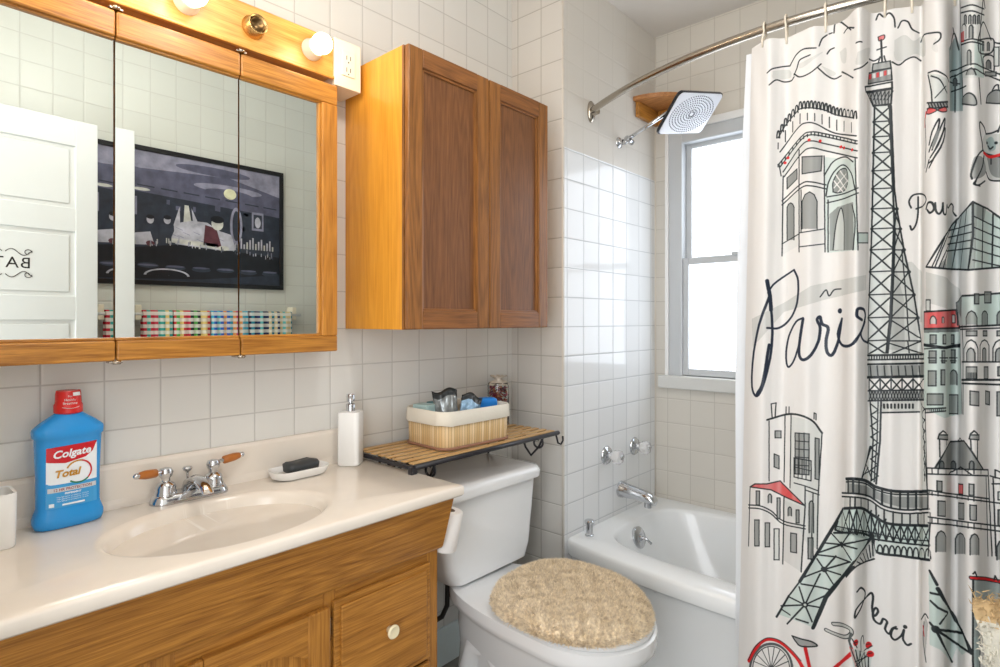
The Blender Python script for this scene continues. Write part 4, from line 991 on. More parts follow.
def ln(pts, w=1.2, c='K', r=False, close=False):
    p = sm(pts) if r else pts; q = tex(dense(p, 3.5, close))
    for a, b_ in zip(q, q[1:]): seg(a, b_, w*MM, INK[c])
def fl(pts, c='G', r=False, al=.92, edge=0., st=.25):
    p = sm(list(pts)+[pts[0]]) if r else pts; q = np.array(tex(dense(p, 4, True))); y0, y1 = max(0, int(q[:, 1].min())), min(TH-1, int(q[:, 1].max())); xa, ya = q[:, 0], q[:, 1]; xb, yb = np.roll(xa, -1), np.roll(ya, -1)
    for y in range(y0, y1+1):
        m_ = ((ya <= y) & (yb > y)) | ((yb <= y) & (ya > y))
        if not m_.any(): continue
        xs = np.sort(xa[m_]+(y-ya[m_])/(yb[m_]-ya[m_])*(xb[m_]-xa[m_]))
        for k in range(0, len(xs)-1, 2):
            a, b_ = int(max(0, xs[k])), int(min(TW, xs[k+1]+1))
            if b_ <= a: continue
            A = (al*(1-st*streak[a:b_]))[:, None]; IMG[y, a:b_] = IMG[y, a:b_]*(1-A)+INK[c]*A
    if edge: ln(list(pts)+[pts[0]], edge, 'K', r)
def dot(x, y, r=1.6, c='K'):
    q = tex([(x, y)])[0]; seg(q, q, 2*r*MM, INK[c])
def rect(x0, y0, x1, y1, c='G', w=1.0, sk=0.): fl([(x0, y0), (x1, y0+sk), (x1, y1+sk), (x0, y1)], c); ln([(x0, y0), (x1, y0+sk), (x1, y1+sk), (x0, y1), (x0, y0)], w)
def arch(x0, y0, x1, y1, c='G', w=1.0):
    h = (x1-x0)*.9; xm_ = (x0+x1)/2; p = [(x0, y1), (x0, y0+h*.7), (x0+(x1-x0)*.2, y0+h*.2), (xm_, y0), (x1-(x1-x0)*.2, y0+h*.2), (x1, y0+h*.7), (x1, y1)]
    if c: fl(p, c)
    ln(p, w)
# broad grey wash band behind everything
fl([(752, 319), (784, 303), (811, 286), (840, 280), (866, 275), (866, 290), (824, 300), (784, 312), (753, 347)], 'B', al=.8)
fl([(896, 262), (912, 262), (922, 273), (922, 322), (906, 322), (897, 290)], 'B', al=.8); fl([(926, 272), (945, 277), (960, 290), (962, 300), (958, 322), (945, 308), (926, 302)], 'B', al=.8)
# clouds
fl([(773, 71), (789, 70), (790, 78), (774, 79)], 'B', True, .7); fl([(799, 64), (818, 54), (822, 53), (802, 68)], 'B', True, .6); fl([(822, 66), (836, 73), (830, 76)], 'B', True, .7); fl([(858, 52), (870, 48), (866, 62), (856, 64)], 'B', True, .6)
fl([(895, 40), (905, 35), (914, 41), (924, 36), (925, 56), (915, 54), (903, 61), (895, 58)], 'B', True, .75); fl([(840, 52), (846, 48), (846, 62), (842, 62)], 'B', True, .6); fl([(936, 38), (932, 48), (938, 52)], 'B', True, .4)
for p in ([(767, 73), (772, 69), (781, 67), (790, 66)], [(790, 66), (793, 60), (797, 54), (804, 49), (816, 48)], [(769, 85), (776, 80), (784, 82), (791, 81), (794, 77)], [(794, 75), (797, 68), (799, 61), (803, 58), (810, 55)], [(794, 74), (800, 77), (810, 73), (821, 64)], [(818, 68), (826, 75), (834, 79), (841, 76)], [(819, 46), (822, 39), (827, 35)], [(829, 34), (832, 33)], [(834, 33), (835, 24), (840, 22), (846, 26), (851, 30)], [(844, 33), (848, 28), (854, 28)], [(827, 54), (830, 50), (834, 48)], [(842, 72), (848, 75), (853, 78)], [(854, 70), (862, 67), (868, 62)], [(856, 43), (862, 42)], [(869, 59), (874, 61), (880, 58)], [(876, 20), (879, 14), (884, 17), (889, 13), (894, 18), (895, 27)], [(898, 28), (902, 21), (908, 22), (912, 29), (919, 33)], [(921, 42), (924, 35), (932, 33), (940, 33), (940, 39), (934, 44)], [(892, 62), (899, 65), (906, 60), (914, 57), (921, 61)]): ln(p, 1.3, r=True)
# triumphal arch
fl([(779, 164), (801, 137), (812, 132), (828, 135), (856, 142), (856, 158), (826, 152), (811, 148), (801, 152), (784, 176)], 'L', al=.6)
fl([(824, 157), (856, 160), (857, 250), (827, 253)], 'P', al=.75); fl([(782, 205), (800, 190), (800, 245), (782, 255)], 'L', al=.4)
for p in ([(778, 138), (785, 126), (795, 114), (800, 109), (811, 108), (824, 110), (836, 115), (853, 118)], [(780, 152), (798, 128), (806, 123), (816, 124), (834, 133), (856, 136)], [(779, 164), (801, 137), (811, 132), (826, 134), (857, 141)], [(780, 167), (801, 140), (811, 135), (826, 137), (857, 144)], [(783, 172), (801, 146), (811, 141), (826, 144), (857, 151)], [(784, 177), (801, 154), (811, 148), (826, 151), (857, 158)], [(782, 201), (801, 184), (811, 182), (826, 185)], [(782, 205), (801, 188), (811, 186), (826, 189)], [(827, 197), (843, 194), (858, 188)], [(827, 203), (843, 199), (858, 193)], [(826, 196), (828, 184), (834, 172), (843, 165), (851, 173), (855, 190)], [(824, 176), (833, 162), (845, 157), (853, 162)]): ln(p, 1.2, r=True)
for i in range(22):
    t = i/21; x = 778+77*t; y = np.interp(x, [778, 785, 795, 800, 811, 824, 836, 853, 857], [138, 126, 114, 109, 108, 110, 115, 118, 119]); ln([(x-1.3, y), (x-.6, y-6), (x+1, y-6.5), (x+1.6, y)], 1.3, r=True)
    yb = np.interp(x, [779, 801, 811, 826, 857], [164, 137, 132, 134, 141]); ln([(x, yb+.5), (x, yb+3)], 1.1)
    if i % 2 == 0: y2 = np.interp(x, [780, 798, 806, 816, 834, 856], [152, 128, 123, 124, 133, 136]); ln([(x, y+5), (x, y2-3)], 1.0)
for x0, x1, y0, y1, a, b_ in ((779, 781, 164, 176, 0, 0), (783, 782, 176, 256, 0, 0), (799, 799, 150, 252, 0, 0), (801, 801, 190, 232, 0, 0), (824, 825, 156, 252, 0, 0), (828, 828, 200, 252, 0, 0), (855, 858, 158, 250, 0, 0)): ln([(x0, y0), (x1, y1)], 1.1)
fl([(787, 178), (797, 169), (797, 179), (787, 189)], 'G', edge=1); fl([(802, 157), (822, 156), (821, 171), (802, 174)], 'G', edge=1)
arch(787, 203, 794, 240); arch(802, 192, 817, 229); ln([(799, 233), (824, 229)], 1); ln([(782, 244), (799, 234)], 1); ln([(799, 247), (824, 244)], 1)
fl([(833, 192), (833, 182), (839, 171), (846, 169), (848, 180), (845, 190), (838, 193)], 'G', True, edge=1)
for p in ([(836, 175), (846, 190)], [(834, 181), (843, 192)], [(834, 188), (846, 174)], [(838, 192), (848, 180)], [(840, 171), (848, 182)]): ln(p, .9, 'W')
fl([(830, 251), (830, 214), (838, 207), (853, 202), (854, 250)], 'G'); fl([(833, 250), (836, 224), (841, 208), (844, 222), (844, 250)], 'L', al=.95); ln([(833, 250), (836, 224), (841, 208), (844, 222), (844, 250)], 1, r=True); ln([(853, 250), (855, 222), (852, 205)], 1.1, r=True)
rect(858, 233, 868, 243, 'P', .9)
for x, y in ((809, 140), (820, 141), (841, 147), (844, 148), (788, 158), (785, 163), (852, 150)): dot(x, y, 1.4, 'R')
# lettering: Paris
ln([(794, 270), (798, 281), (797, 303), (790, 319), (779, 328), (767, 328)], 2.0, 'N', r=True); ln([(768, 293), (773, 285), (782, 278), (794, 270)], 1.8, 'N', r=True)
ln([(767, 281), (769, 295), (772, 322), (771, 352), (764, 382), (757, 396), (752, 387), (753, 358), (759, 325), (769, 297)], 2.5, 'N', r=True); ln([(767, 281), (770, 296), (771, 310)], 3.8, 'N'); ln([(769, 345), (763, 382), (757, 394)], 3., 'N', r=True)
ln([(803, 318), (796, 322), (789, 336), (786, 355), (788, 367), (794, 360), (800, 340), (803, 319)], 1.8, 'N', r=True)
ln([(803, 319), (800, 338), (799, 354), (803, 360), (811, 355), (818, 342), (820, 328), (817, 320), (820, 317), (822, 324), (828, 328), (826, 341), (827, 352), (832, 355), (838, 342), (842, 319)], 2.7, 'N', r=True)
ln([(842, 319), (838, 334), (842, 345), (851, 345), (860, 334), (865, 319), (864, 310), (858, 309), (857, 316), (862, 320)], 2.6, 'N', r=True); ln([(865, 322), (861, 333), (863, 340), (868, 343)], 2.0, 'N', r=True); dot(840, 311, 2.4, 'N')
ln([(820, 297), (826, 290), (829, 296), (834, 290), (841, 289)], 1.2, r=True)
# iron lattice tower
fl([(873.5, 105), (891, 104), (897, 221), (913, 294), (922, 348), (922, 357), (868, 357), (870, 290)], 'L', al=.95)
fl([(893, 170), (897, 221), (913, 294), (922, 352), (888, 352), (893, 270)], 'B', al=.7); fl([(894, 262), (904, 300), (905, 350), (888, 350)], 'G', al=.45)
fl([(878, 37), (884, 35), (884, 39), (879, 41)], 'R', True, edge=.8); ln([(881, 40), (882, 62)], 1.6); ln([(877, 50), (886, 47)], 1.3); ln([(880, 57), (878, 64)], 1.2); ln([(884, 56), (886, 63)], 1.2)
fl([(873, 64), (890, 61), (891, 68), (872, 71)], 'G', edge=1.1); fl([(869, 73), (891, 68), (892, 80), (868, 84)], 'D', edge=1.2)
for i in range(6): fl([(869+3.8*i, 74.5-.9*i), (871.4+3.8*i, 74-.9*i), (871.4+3.8*i, 79-.9*i), (869+3.8*i, 79.5-.9*i)], 'R' if i % 2 == 0 else 'W')
fl([(865, 87), (892, 82), (892, 88), (866, 92)], 'W', edge=1.5); fl([(867, 93), (892, 89), (891, 104), (873, 106)], 'D', edge=1.4, al=.8)
for i in range(6): ln([(869+4*i, 92), (873+3.*i, 104)], .9); ln([(873+4*i, 91), (870+3.4*i, 100)], .9)
rows_ = [106, 122, 137, 153, 171, 189, 209, 229, 250, 272, 295, 318, 341, 356]
L_ = lambda y: np.interp(y, [106, 229, 272, 318, 356], [874.5, 871.7, 870, 868.2, 868]); Mi = lambda y: np.interp(y, [106, 170, 224, 270, 318, 356], [889.5, 892, 894.5, 893, 890.6, 886.6]); R_ = lambda y: np.interp(y, [106, 197, 251, 294, 332, 356], [891, 894.7, 904, 913.6, 920, 923])
for a, b_ in zip(rows_, rows_[1:]):
    ln([(L_(a), a), (Mi(a), a-1)], 1.2); ln([(L_(a)+1, a+2), (Mi(b_)-1, b_-2)], 1.4); ln([(Mi(a)-1, a+2), (L_(b_)+1, b_-2)], 1.4)
    dot(L_(a), a, 1.5); dot(Mi(a), a, 1.5)
    if a >= 209: ln([(Mi(a), a), (R_(a), a)], 1.2); ln([(Mi(a), a+2), (R_(b_), b_-2)], 1.2); ln([(R_(a), a), (Mi(b_), b_)], 1.2); dot(R_(a), a, 1.6)
    if a >= 250: xm_ = (Mi(a)+R_(a))/2; ln([(xm_+3, a), (xm_+5, b_)], 1.0)
ln([(L_(y), y) for y in rows_], 1.4); ln([(Mi(y), y) for y in rows_[:8]], 1.5); ln([(Mi(y), y) for y in rows_[7:]], 2.6); ln([(R_(y), y) for y in rows_], 1.5)
# upper gallery
fl([(868, 354), (924, 353), (924, 378), (868, 379)], 'B'); fl([(868, 366), (924, 365), (924, 375), (868, 377)], 'G')
for y, w in ((355, 1.8), (359.5, 1.4), (364, 1.8), (377, 2.4)): ln([(867.5, y+.5), (896, y), (924, y-.6)], w)
for i in range(22): ln([(869+2.6*i, 355), (869+2.6*i, 359)], 1.)
for i in range(8): ln([(870+7*i, 366), (871+7*i, 376)], 1.)
for i in range(5):
    x = 869+11*i; ln([(x, 379), (x+11, 391)], 1.3); ln([(x+11, 379), (x, 391)], 1.3); ln([(x, 379), (x, 391)], 1.1)
fl([(869, 391), (924, 390), (924, 400), (869, 401)], 'G')
for i in range(19): ln([(869+3*i, 391), (872+3*i, 401)], .8); ln([(872+3*i, 391), (869+3*i, 401)], .8)
ln([(868, 391), (924, 390)], 1.4); ln([(868, 401), (924, 400)], 1.4)
fl([(873, 402), (921, 401), (919, 412), (874, 413)], 'B'); ln([(873, 413), (920, 412)], 1.4)
for i in range(9): ln([(884+3.6*i, 404.5), (884+3.6*i, 408)], 1.7)
# legs down to the lower gallery
fl([(870, 402), (881, 402), (877, 482), (868, 482)], 'L', al=.8); fl([(920, 402), (925, 402), (928, 490), (922, 490)], 'L', al=.8)
ln([(870, 402), (873, 440), (871, 481)], 1.2); ln([(881, 402), (880, 440), (876, 484)], 1.5); ln([(878, 402), (877, 440), (874, 482)], 1.); ln([(921, 402), (924, 440), (927, 489)], 1.2); ln([(925, 402), (927, 489)], 1.0)
for i in range(7):
    y = 404+11*i; ln([(870.5, y), (878, y+6), (871, y+11)], 1.1); ln([(921.5+.4*i, y), (925, y+5), (922+.4*i, y+11)], 1.1); dot(924.5, y+5, 1.2)
fl([(870, 448), (866, 452), (860, 481), (868, 481)], 'L', al=.6); ln([(870.5, 447), (861.5, 480)], 2.2); ln([(868, 468), (862, 478)], 1.1); ln([(872, 470), (865, 474)], 1.1); ln([(866, 464), (872, 480)], 1.0)
# lower gallery
top = [(846, 479), (855, 479), (866, 481), (876, 487), (896, 491.5), (929, 491.5)]; mid = [(842, 493), (858, 494), (870, 497), (884, 506), (904, 510), (929, 509)]; bot = [(844, 508.5), (862, 508.5), (874, 516), (890, 524), (929, 526)]; lat = [(835, 524), (832, 532), (872, 540), (929, 546)]; ed = [(873, 538), (876, 552), (900, 556), (929, 560)]
fl(top+bot[::-1], 'B'); f2 = [(848, 483), (866, 486), (880, 493), (896, 497), (929, 497), (929, 508), (903, 508), (885, 503), (868, 495), (848, 492)]; fl(f2, 'G')
fl([(844, 509), (862, 509), (874, 516), (890, 524), (929, 526), (929, 546), (890, 543), (872, 540), (834, 532)], 'P')
ln(top, 2.6, r=True); ln([(x, y+3) for x, y in top], 1.2, r=True); fl(mid+[(x, y+3.5) for x, y in mid[::-1]], 'W'); ln(mid, 1.6, r=True); ln([(x, y+3.6) for x, y in mid], 1.4, r=True); ln(bot, 2.4, r=True)
yt = lambda P_, x: np.interp(x, [p[0] for p in P_], [p[1] for p in P_])
for x in (848, 853, 859, 866, 874, 882, 891, 900, 908, 916, 922, 928): ln([(x, yt(top, x)), (x, yt(mid, x))], 1.7); ln([(x+2, yt(mid, x+2)+4), (x+2, yt(bot, x+2))], 1.3)
for i in range(12):
    x = 842+7.3*i; a = yt(bot, x)+1; b_ = np.interp(x, [832, 872, 929], [532, 540, 546]); ln([(x, a), (x+7.3, b_)], 1.3); ln([(x+7.3, a), (x, b_)], 1.3); ln([(x, a), (x, b_)], 1.)
ln([(838, 521), (835, 530), (850, 535), (872, 539), (900, 543), (929, 546)], 1.6); ln([(834, 526), (873, 533), (900, 539), (929, 541)], 1.0)
fl([(876, 541), (929, 547), (929, 560), (900, 556), (876, 552)], 'P', al=.7); ln(ed, 2.2, r=True)
for i in range(9): x = 877+6*i; ln([(x, 553+.7*i), (x+1, 547+.5*i), (x+3, 545+.5*i), (x+5, 548+.5*i), (x+5.5, 554+.6*i)], 1.2, r=True)
for i in range(26): ln([(836+1.6*i, 528+.2*i), (837.5+1.6*i, 532+.22*i)], .8)
# left leg
fl([(834, 532), (873, 538), (857, 560), (826, 597), (812, 627), (800, 622), (777, 614), (789, 596), (800, 581)], 'P', al=.85)
ln([(843, 509), (835, 524), (818, 552), (799.7, 581.7)], 2.6); ln([(799.7, 581.7), (788.7, 596)], 1.3); ln([(788.7, 596), (776.5, 617)], 1.8); ln([(872.4, 536.5), (857, 560), (840, 580), (826, 597), (813, 628)], 3.4)
ln([(834, 533), (860, 533), (873, 538)], 1.8, r=True); ln([(818, 555), (836, 557), (850, 562)], 1.4); ln([(801, 584), (818, 587), (831, 590)], 1.5, r=True)
for (nx, ny), en in (((841.6, 544.7), [(831, 533), (849, 534), (871, 539), (857, 549), (851, 560), (824, 543), (818, 553)]), ((824, 569.6), [(850, 562), (817, 559), (802, 578), (841, 575), (833, 584), (836, 556)]), ((804.8, 605), [(799, 587), (829, 594), (789, 597), (781, 606), (787, 624), (822, 608), (812, 622), (820, 574)])):
    dot(nx, ny, 2.6)
    for e in en: ln([(nx, ny), e], 1.4)
ln([(781, 609), (790, 615)], 1.3); ln([(796, 619), (808, 623)], 1.5); dot(804.8, 605, 1.1, 'L')
fl([(853, 566), (862, 552), (872, 540), (876, 553), (873, 560)], 'B'); ln([(874, 559), (863, 563), (853, 569), (846, 577)], 1.5, r=True)
for i in range(6): ln([(857+3*i, 562-4.2*i), (861+2.4*i, 564-1.6*i)], 1.1)
# right leg
fl([(929, 573), (950, 610), (971, 650), (962, 655), (957, 648), (951, 662), (941, 650), (930, 645)], 'P', al=.95, st=.5)
ln([(929.5, 571), (937, 585)], 2.2); ln([(938, 589), (950, 610), (962, 631), (971, 653)], 3.2); ln([(930.5, 593), (940, 595)], 1.9); ln([(930.5, 601), (938, 608), (948, 613), (940, 624)], 1.8); dot(935.6, 629.5, 3.)
for e in ((962, 633), (968.6, 652), (952, 662), (930, 623)): ln([(935.6, 629.5), e], 2.1)
# Merci
ln([(857, 592), (861, 588), (865, 592), (864, 600), (860, 610), (855, 618), (856, 610), (864, 600), (871, 593), (873, 598), (872, 608), (874, 616), (878, 612), (876, 608), (873, 612), (874, 620), (880, 624), (883, 619), (887, 622), (885, 629), (889, 634), (892, 629), (896, 627)], 1.7, r=True)
ln([(897, 629), (893, 629), (891, 636), (895, 640), (901, 636), (904, 630), (903, 639), (907, 645), (911, 644)], 1.7, r=True); dot(905, 627, 1.7)
# bicycle
cx_, cy_ = 771, 669
ln([(cx_+21*math.cos(t), cy_+25*math.sin(t)) for t in np.linspace(0, 2*PI, 40)], 2.4, 'D'); ln([(cx_+18.5*math.cos(t), cy_+22.5*math.sin(t)) for t in np.linspace(0, 2*PI, 40)], .9)
for i in range(18): t = 2*PI*i/18; ln([(cx_, cy_), (cx_+18.5*math.cos(t), cy_+22.5*math.sin(t))], .7)
ln([(748.5, 661), (755, 649), (763.5, 641), (771, 639.5), (780, 642.5), (790, 651), (800, 663), (806, 676)], 3.0, 'R', r=True); ln([(748, 660), (754.5, 647.5), (763.5, 639.5), (771, 638), (780.5, 641), (791, 649.5), (801, 661)], .8, r=True)
cx_, cy_ = 866, 700
ln([(cx_+21*math.cos(t), cy_+27*math.sin(t)) for t in np.linspace(0, 2*PI, 40)], 2.4, 'D')
for i in range(18): t = 2*PI*i/18; ln([(cx_, cy_), (cx_+19*math.cos(t), cy_+24*math.sin(t))], .7)
ln([(805, 647), (812, 680), (816, 700)], 2.8, 'R'); ln([(853, 652), (838, 665), (814, 688)], 2.8, 'R'); ln([(851, 648), (858, 672), (866, 700)], 2.8, 'R'); ln([(771, 690), (816, 700), (858, 668)], 2.4, 'R'); ln([(805, 676), (771, 694)], 2.2, 'R')
fl([(792, 636), (801, 639), (812, 642), (817, 646), (808, 647), (800, 646), (796, 642)], 'G', True, edge=1.3)
for p in ([(833, 624), (842, 625), (850, 629), (851, 634), (845, 637), (835, 634), (826, 630)],): ln(p, 3.4, 'K', r=True); ln(p, 1.9, 'B', r=True)
ln([(851, 634), (849, 641), (851, 647)], 2.2, 'D')
fl([(850, 648), (872, 654), (869, 680), (857, 682)], 'P', al=.6)
for i in range(5): ln([(851+4.4*i, 649+1.2*i), (860+2*i, 674)], 1.); ln([(872-4*i, 655-i), (855+1*i, 662+4*i)], 1.)
for x, y in ((856, 643), (868, 645), (870, 654)): dot(x, y, 2.8, 'R'); ln([(x-2, y), (x+2, y-1)], .8)
for p in ([(861, 652), (861, 640), (863, 636), (864, 644)], [(864, 651), (872, 646)], [(857, 648), (852, 639)]): ln(p, 1., r=True)
# tall corner house with red roof
fl([(791, 416), (811, 421), (822, 433), (818, 549), (808, 545), (783, 500), (791, 488)], 'L', al=.75); fl([(783, 500), (805, 508), (801, 572), (783, 560)], 'B', al=.5)
ln([(767, 420), (791, 414), (811, 420), (822, 433)], 1.8, r=True)
for p in ([(769, 421), (769, 481)], [(791, 415), (790, 488)], [(785, 416), (784, 482)], [(822, 433), (818, 496), (817, 549)], [(772, 417), (771, 404), (776, 403), (775, 417)], [(786, 407), (786, 414)], [(789, 407), (789, 413)], [(814, 419), (814, 413), (816, 414), (816, 420)], [(794, 483), (805, 486), (818, 491)], [(805, 490), (819, 495)], [(805, 486), (805, 507)], [(813, 493), (811, 560)]): ln(p, 1.1)
rect(775, 431, 781, 438, sk=0); rect(774, 454, 779, 467, sk=2); rect(795, 433, 809, 474, sk=1); rect(815, 438, 819, 479, sk=1)
for x in (799, 804): ln([(x, 433), (x, 474)], .9)
for y in (441, 449, 457, 465): ln([(795, y), (809, y+1)], .9)
ln([(794, 458), (811, 461), (811, 481), (794, 477), (794, 458)], 1.1)
for x in (798, 802, 806): ln([(x, 459), (x, 479)], .8)
ln([(794, 467), (811, 471)], .8)
fl([(750, 487), (755, 484), (767, 484), (780, 481), (789, 490), (805, 506), (785, 497), (771, 490)], 'R', edge=1.2)
for p in ([(750, 488), (748.5, 546)], [(784, 497), (782.7, 564)], [(805, 507), (801, 572)], [(748.5, 505), (760, 506), (771, 511), (783, 521), (805, 526)], [(748.5, 508), (760, 509), (771, 514), (783, 524), (805, 529)]): ln(p, 1.2, r=len(p) > 2)
rect(756, 491, 759.5, 505); arch(768, 494, 771.5, 503); rect(777, 498, 780, 519); arch(788, 507, 791.5, 516); rect(796, 510, 799, 523); rect(754.5, 520, 759, 546); rect(765, 523, 769.5, 547); rect(774, 529, 779, 560, 'L'); rect(790.5, 533, 796.5, 552, sk=1); arch(809, 501, 813.5, 533); rect(808, 538, 813, 559)
# Pour
ln([(911, 208), (909, 202), (912, 196), (918, 194), (924, 195), (926, 200), (923, 206), (916, 209)], 1.4, r=True); ln([(918, 197), (918, 212), (916, 224), (912, 230), (910, 226)], 1.5, r=True)
ln([(926, 209), (928, 203), (932, 203), (934, 209), (930, 213), (927, 210)], 1.8, r=True); ln([(935, 203), (936, 211), (939, 214), (942, 210), (943, 203), (943.5, 213), (946, 214), (947, 205), (948, 208), (951, 204), (953, 206), (953, 212), (956, 216)], 1.5, r=True)
# glass pyramid
fl([(946, 269), (952, 225), (972.7, 202), (969, 270)], 'T', al=.8); fl([(972.7, 202), (1004, 221), (1004, 267), (969, 270)], 'P', al=.9); fl([(972.7, 202), (986, 208), (984, 222), (977, 218), (975, 268), (969, 270)], 'G', al=.8); fl([(938, 268), (946, 258), (946, 269)], 'G')
ln([(926, 267), (952, 225), (972.7, 202), (988, 209), (1004, 221)], 1.6); ln([(926, 267), (947, 269), (969, 270), (1004, 267)], 1.6); ln([(972.7, 202), (973, 235), (968, 270)], 1.6)
for i in range(1, 5): t = i/5; ln([(926+43*t, 267+3*t), (947+25*t*.98, 231-28*t)], 1.1); ln([(946+4*t, 258-34*t), (972.5, 256-30*t-10*t)], 1.1)
for x in (983, 993): ln([(x, 208+(x-983)*.6), (x-1, 268)], 1.6)
for i in range(5): ln([(973, 216+11*i), (1004, 231+9*i)], 1.1)
for x in (932, 939): ln([(x, 267), (x+13, 238)], 1.)
# dog
fl([(982, 142), (985, 134), (1004, 134), (1004, 180), (990, 179), (984, 164)], 'B'); fl([(971, 170), (975, 157), (983, 158), (986, 172), (980, 178), (972, 178)], 'G', True); fl([(987, 158), (1004, 156), (1004, 176), (992, 175)], 'G', True); fl([(986, 140), (992, 137), (996, 148), (989, 151)], 'T', True)
for p in ([(982, 142), (980, 130), (980, 122), (984, 127), (986, 134)], [(986, 134), (992, 133), (999, 130)], [(998, 132), (1001, 124), (1004, 122)], [(982, 142), (983, 150), (987, 154), (1000, 157)], [(983, 150), (979, 154), (975, 162), (971, 174), (972, 179)], [(984, 156), (982, 168), (975, 183), (979, 185), (985, 181)], [(976, 181), (974, 184), (980, 186)], [(986, 172), (990, 180), (1003, 181)], [(988, 146), (990, 149), (993, 147)], [(991, 158), (991, 164)]): ln(p, 1.4, r=True)
ln([(984, 153), (990, 157), (1003, 154)], 2.4, 'R', r=True); dot(987, 143, 1.3); dot(996, 143, 1.3)
# wrapped baguette with red bow
fl([(928, 73), (940, 75), (948, 80), (947, 102), (932, 104)], 'L'); fl([(930, 102), (948, 101), (948, 107), (928, 109)], 'G'); ln([(928, 73), (936, 71), (946, 76), (949, 82)], 1.3, r=True); ln([(928, 75), (931, 90), (932, 102)], 1.2, r=True); ln([(931, 76), (940, 80), (947, 93)], 1.1, r=True); ln([(935, 98), (946, 86)], .9)
for i in range(7): ln([(928+3*i, 103), (930+3*i, 108)], 1.1)
ln([(927, 103), (948, 102)], 1.3); ln([(927, 109), (948, 107)], 1.3)
fl([(926, 114), (929, 108), (937, 110), (930, 114)], 'R', True, edge=.9); fl([(937, 110), (945, 107), (947, 111), (942, 112)], 'R', True, edge=.9); ln([(926, 112), (925, 120), (925, 127)], 1.6, 'R'); ln([(925, 118), (926, 145), (925, 168)], .9)
for p in ([(929, 145), (932, 132), (939, 119), (938, 129), (931, 146), (929, 152)], [(932, 150), (937, 136), (943, 122), (945, 119), (943, 132), (935, 150)], [(930, 158), (938, 145), (945, 128), (943, 142), (934, 158), (929, 163)], [(929, 168), (935, 156), (941, 147)], [(926, 172), (929, 160)]): ln(p, 1.3, r=True)
fl([(932, 146), (937, 132), (940, 128), (938, 138), (933, 149)], 'G', True)
# basilica
fl([(949, 48), (955, 38), (960, 46), (963, 80), (963, 111), (950, 111)], 'T'); fl([(961, 2), (984, 2), (984, 78), (962, 78)], 'L', al=.5); fl([(975, 40), (984, 44), (984, 78), (975, 76)], 'P')
for p in ([(950, 50), (954, 33), (959, 50)], [(954, 33), (953, 28)], [(960, 0), (961, 42), (963, 105)], [(983, 0), (980, 42), (984, 75)], [(961, 8), (972, 5), (984, 9)], [(961, 13), (972, 11), (984, 15)], [(961, 42), (972, 39), (984, 42)], [(961, 45), (972, 42), (984, 45)], [(950, 72), (972, 64), (984, 68), (1004, 76)], [(950, 78), (972, 69), (984, 74), (1004, 82)], [(951, 92), (962, 88), (966, 86)], [(950, 82), (960, 84)], [(978, 42), (979, 36), (983, 22), (988, 32), (991, 40)], [(978, 40), (993, 39), (992, 52), (980, 53), (978, 40)], [(984, 68), (983, 58), (988, 55), (994, 58), (994, 72)], [(994, 42), (1004, 45)], [(955, 75), (955, 112)], [(979, 78), (981, 104)]): ln(p, 1.2, r=len(p) > 2)
for x in (964, 968.5, 973, 977.5): arch(x, 15, x+2.6, 24, 'D', .9)
arch(962, 24, 966, 38, None); arch(969, 25, 973, 38, 'D'); arch(967, 50, 971, 65, 'G'); arch(953, 78, 957, 86, 'D', .8); arch(982, 42, 984, 51, 'D', .8); arch(987, 42, 989.5, 51, 'D', .8); arch(986, 60, 991, 69, 'D'); rect(985, 72, 996, 76, 'G', .9); arch(966, 68, 976, 75, 'G'); fl([(961, 33), (964, 31), (964, 42), (961, 42)], 'R', al=.8)
fl([(962, 104), (963, 97), (969, 93), (975, 97), (976, 105)], 'G', True, edge=1.1); fl([(986, 103), (988, 95), (996, 90), (1004, 94), (1004, 103)], 'G', True, edge=1.1); ln([(992, 91), (995, 86), (998, 85), (999, 90)], 1.1, r=True); ln([(984, 0), (985, 8)], 1.1); rect(994, 47, 999, 66, 'L', .9)
# terrace of houses, right
fl([(924, 330), (960, 330), (962, 414), (944, 418), (924, 408)], 'P', al=.95)
fl([(924, 312), (956, 310), (960, 328), (924, 329)], 'R', edge=1.4); fl([(924, 329), (959, 328), (959, 332), (924, 333)], 'D'); ln([(924, 329), (960, 328)], 1.4)
arch(930, 316, 936, 324, 'B', .9); arch(942, 317, 944, 323, 'B', .8); rect(952, 315, 955, 323, 'L', .8); rect(926, 300, 930, 311, 'L', 1.)
for x0, y0, x1, y1 in ((930, 335, 936, 344), (943, 335, 946, 344), (951, 335, 954, 344), (929, 351, 936, 363), (942, 351, 945, 363), (951, 350, 955, 363), (928, 371, 936, 386), (941, 370, 945, 385), (927, 394, 943, 405), (949, 395, 958, 414)): rect(x0, y0, x1, y1)
arch(950, 370, 957, 385); ln([(924, 345), (944, 348), (960, 345)], 2.6); ln([(924, 349), (960, 347)], 1.); ln([(925, 409), (946, 408)], 1.2); ln([(925, 413), (946, 411)], 1.1)
for i in range(11): ln([(926+1.9*i, 409), (926+1.9*i, 412)], .8)
for x in (929, 941, 950): ln([(x-1, 358), (x+7, 358)], 1.); ln([(x, 361), (x+6, 361)], .9)
ln([(961, 303), (963, 345), (963, 414)], 1.3); ln([(960, 346), (962, 414)], .9)
fl([(958, 325), (957, 303), (962, 296), (1004, 293), (1004, 325)], 'P', al=.95); ln([(958, 325), (957, 303), (962, 296), (980, 295), (1004, 293)], 1.6); fl([(957, 303), (962, 296), (961, 318), (958, 312)], 'G')
rect(974.5, 294, 979, 304); rect(984.5, 292, 991, 303)
for x0, x1 in ((966, 977), (982, 987.5), (997, 1004)): arch(x0, 311, x1, 325)
ln([(959, 327), (1004, 325)], 1.6); ln([(960, 329.5), (1004, 328)], 1.2)
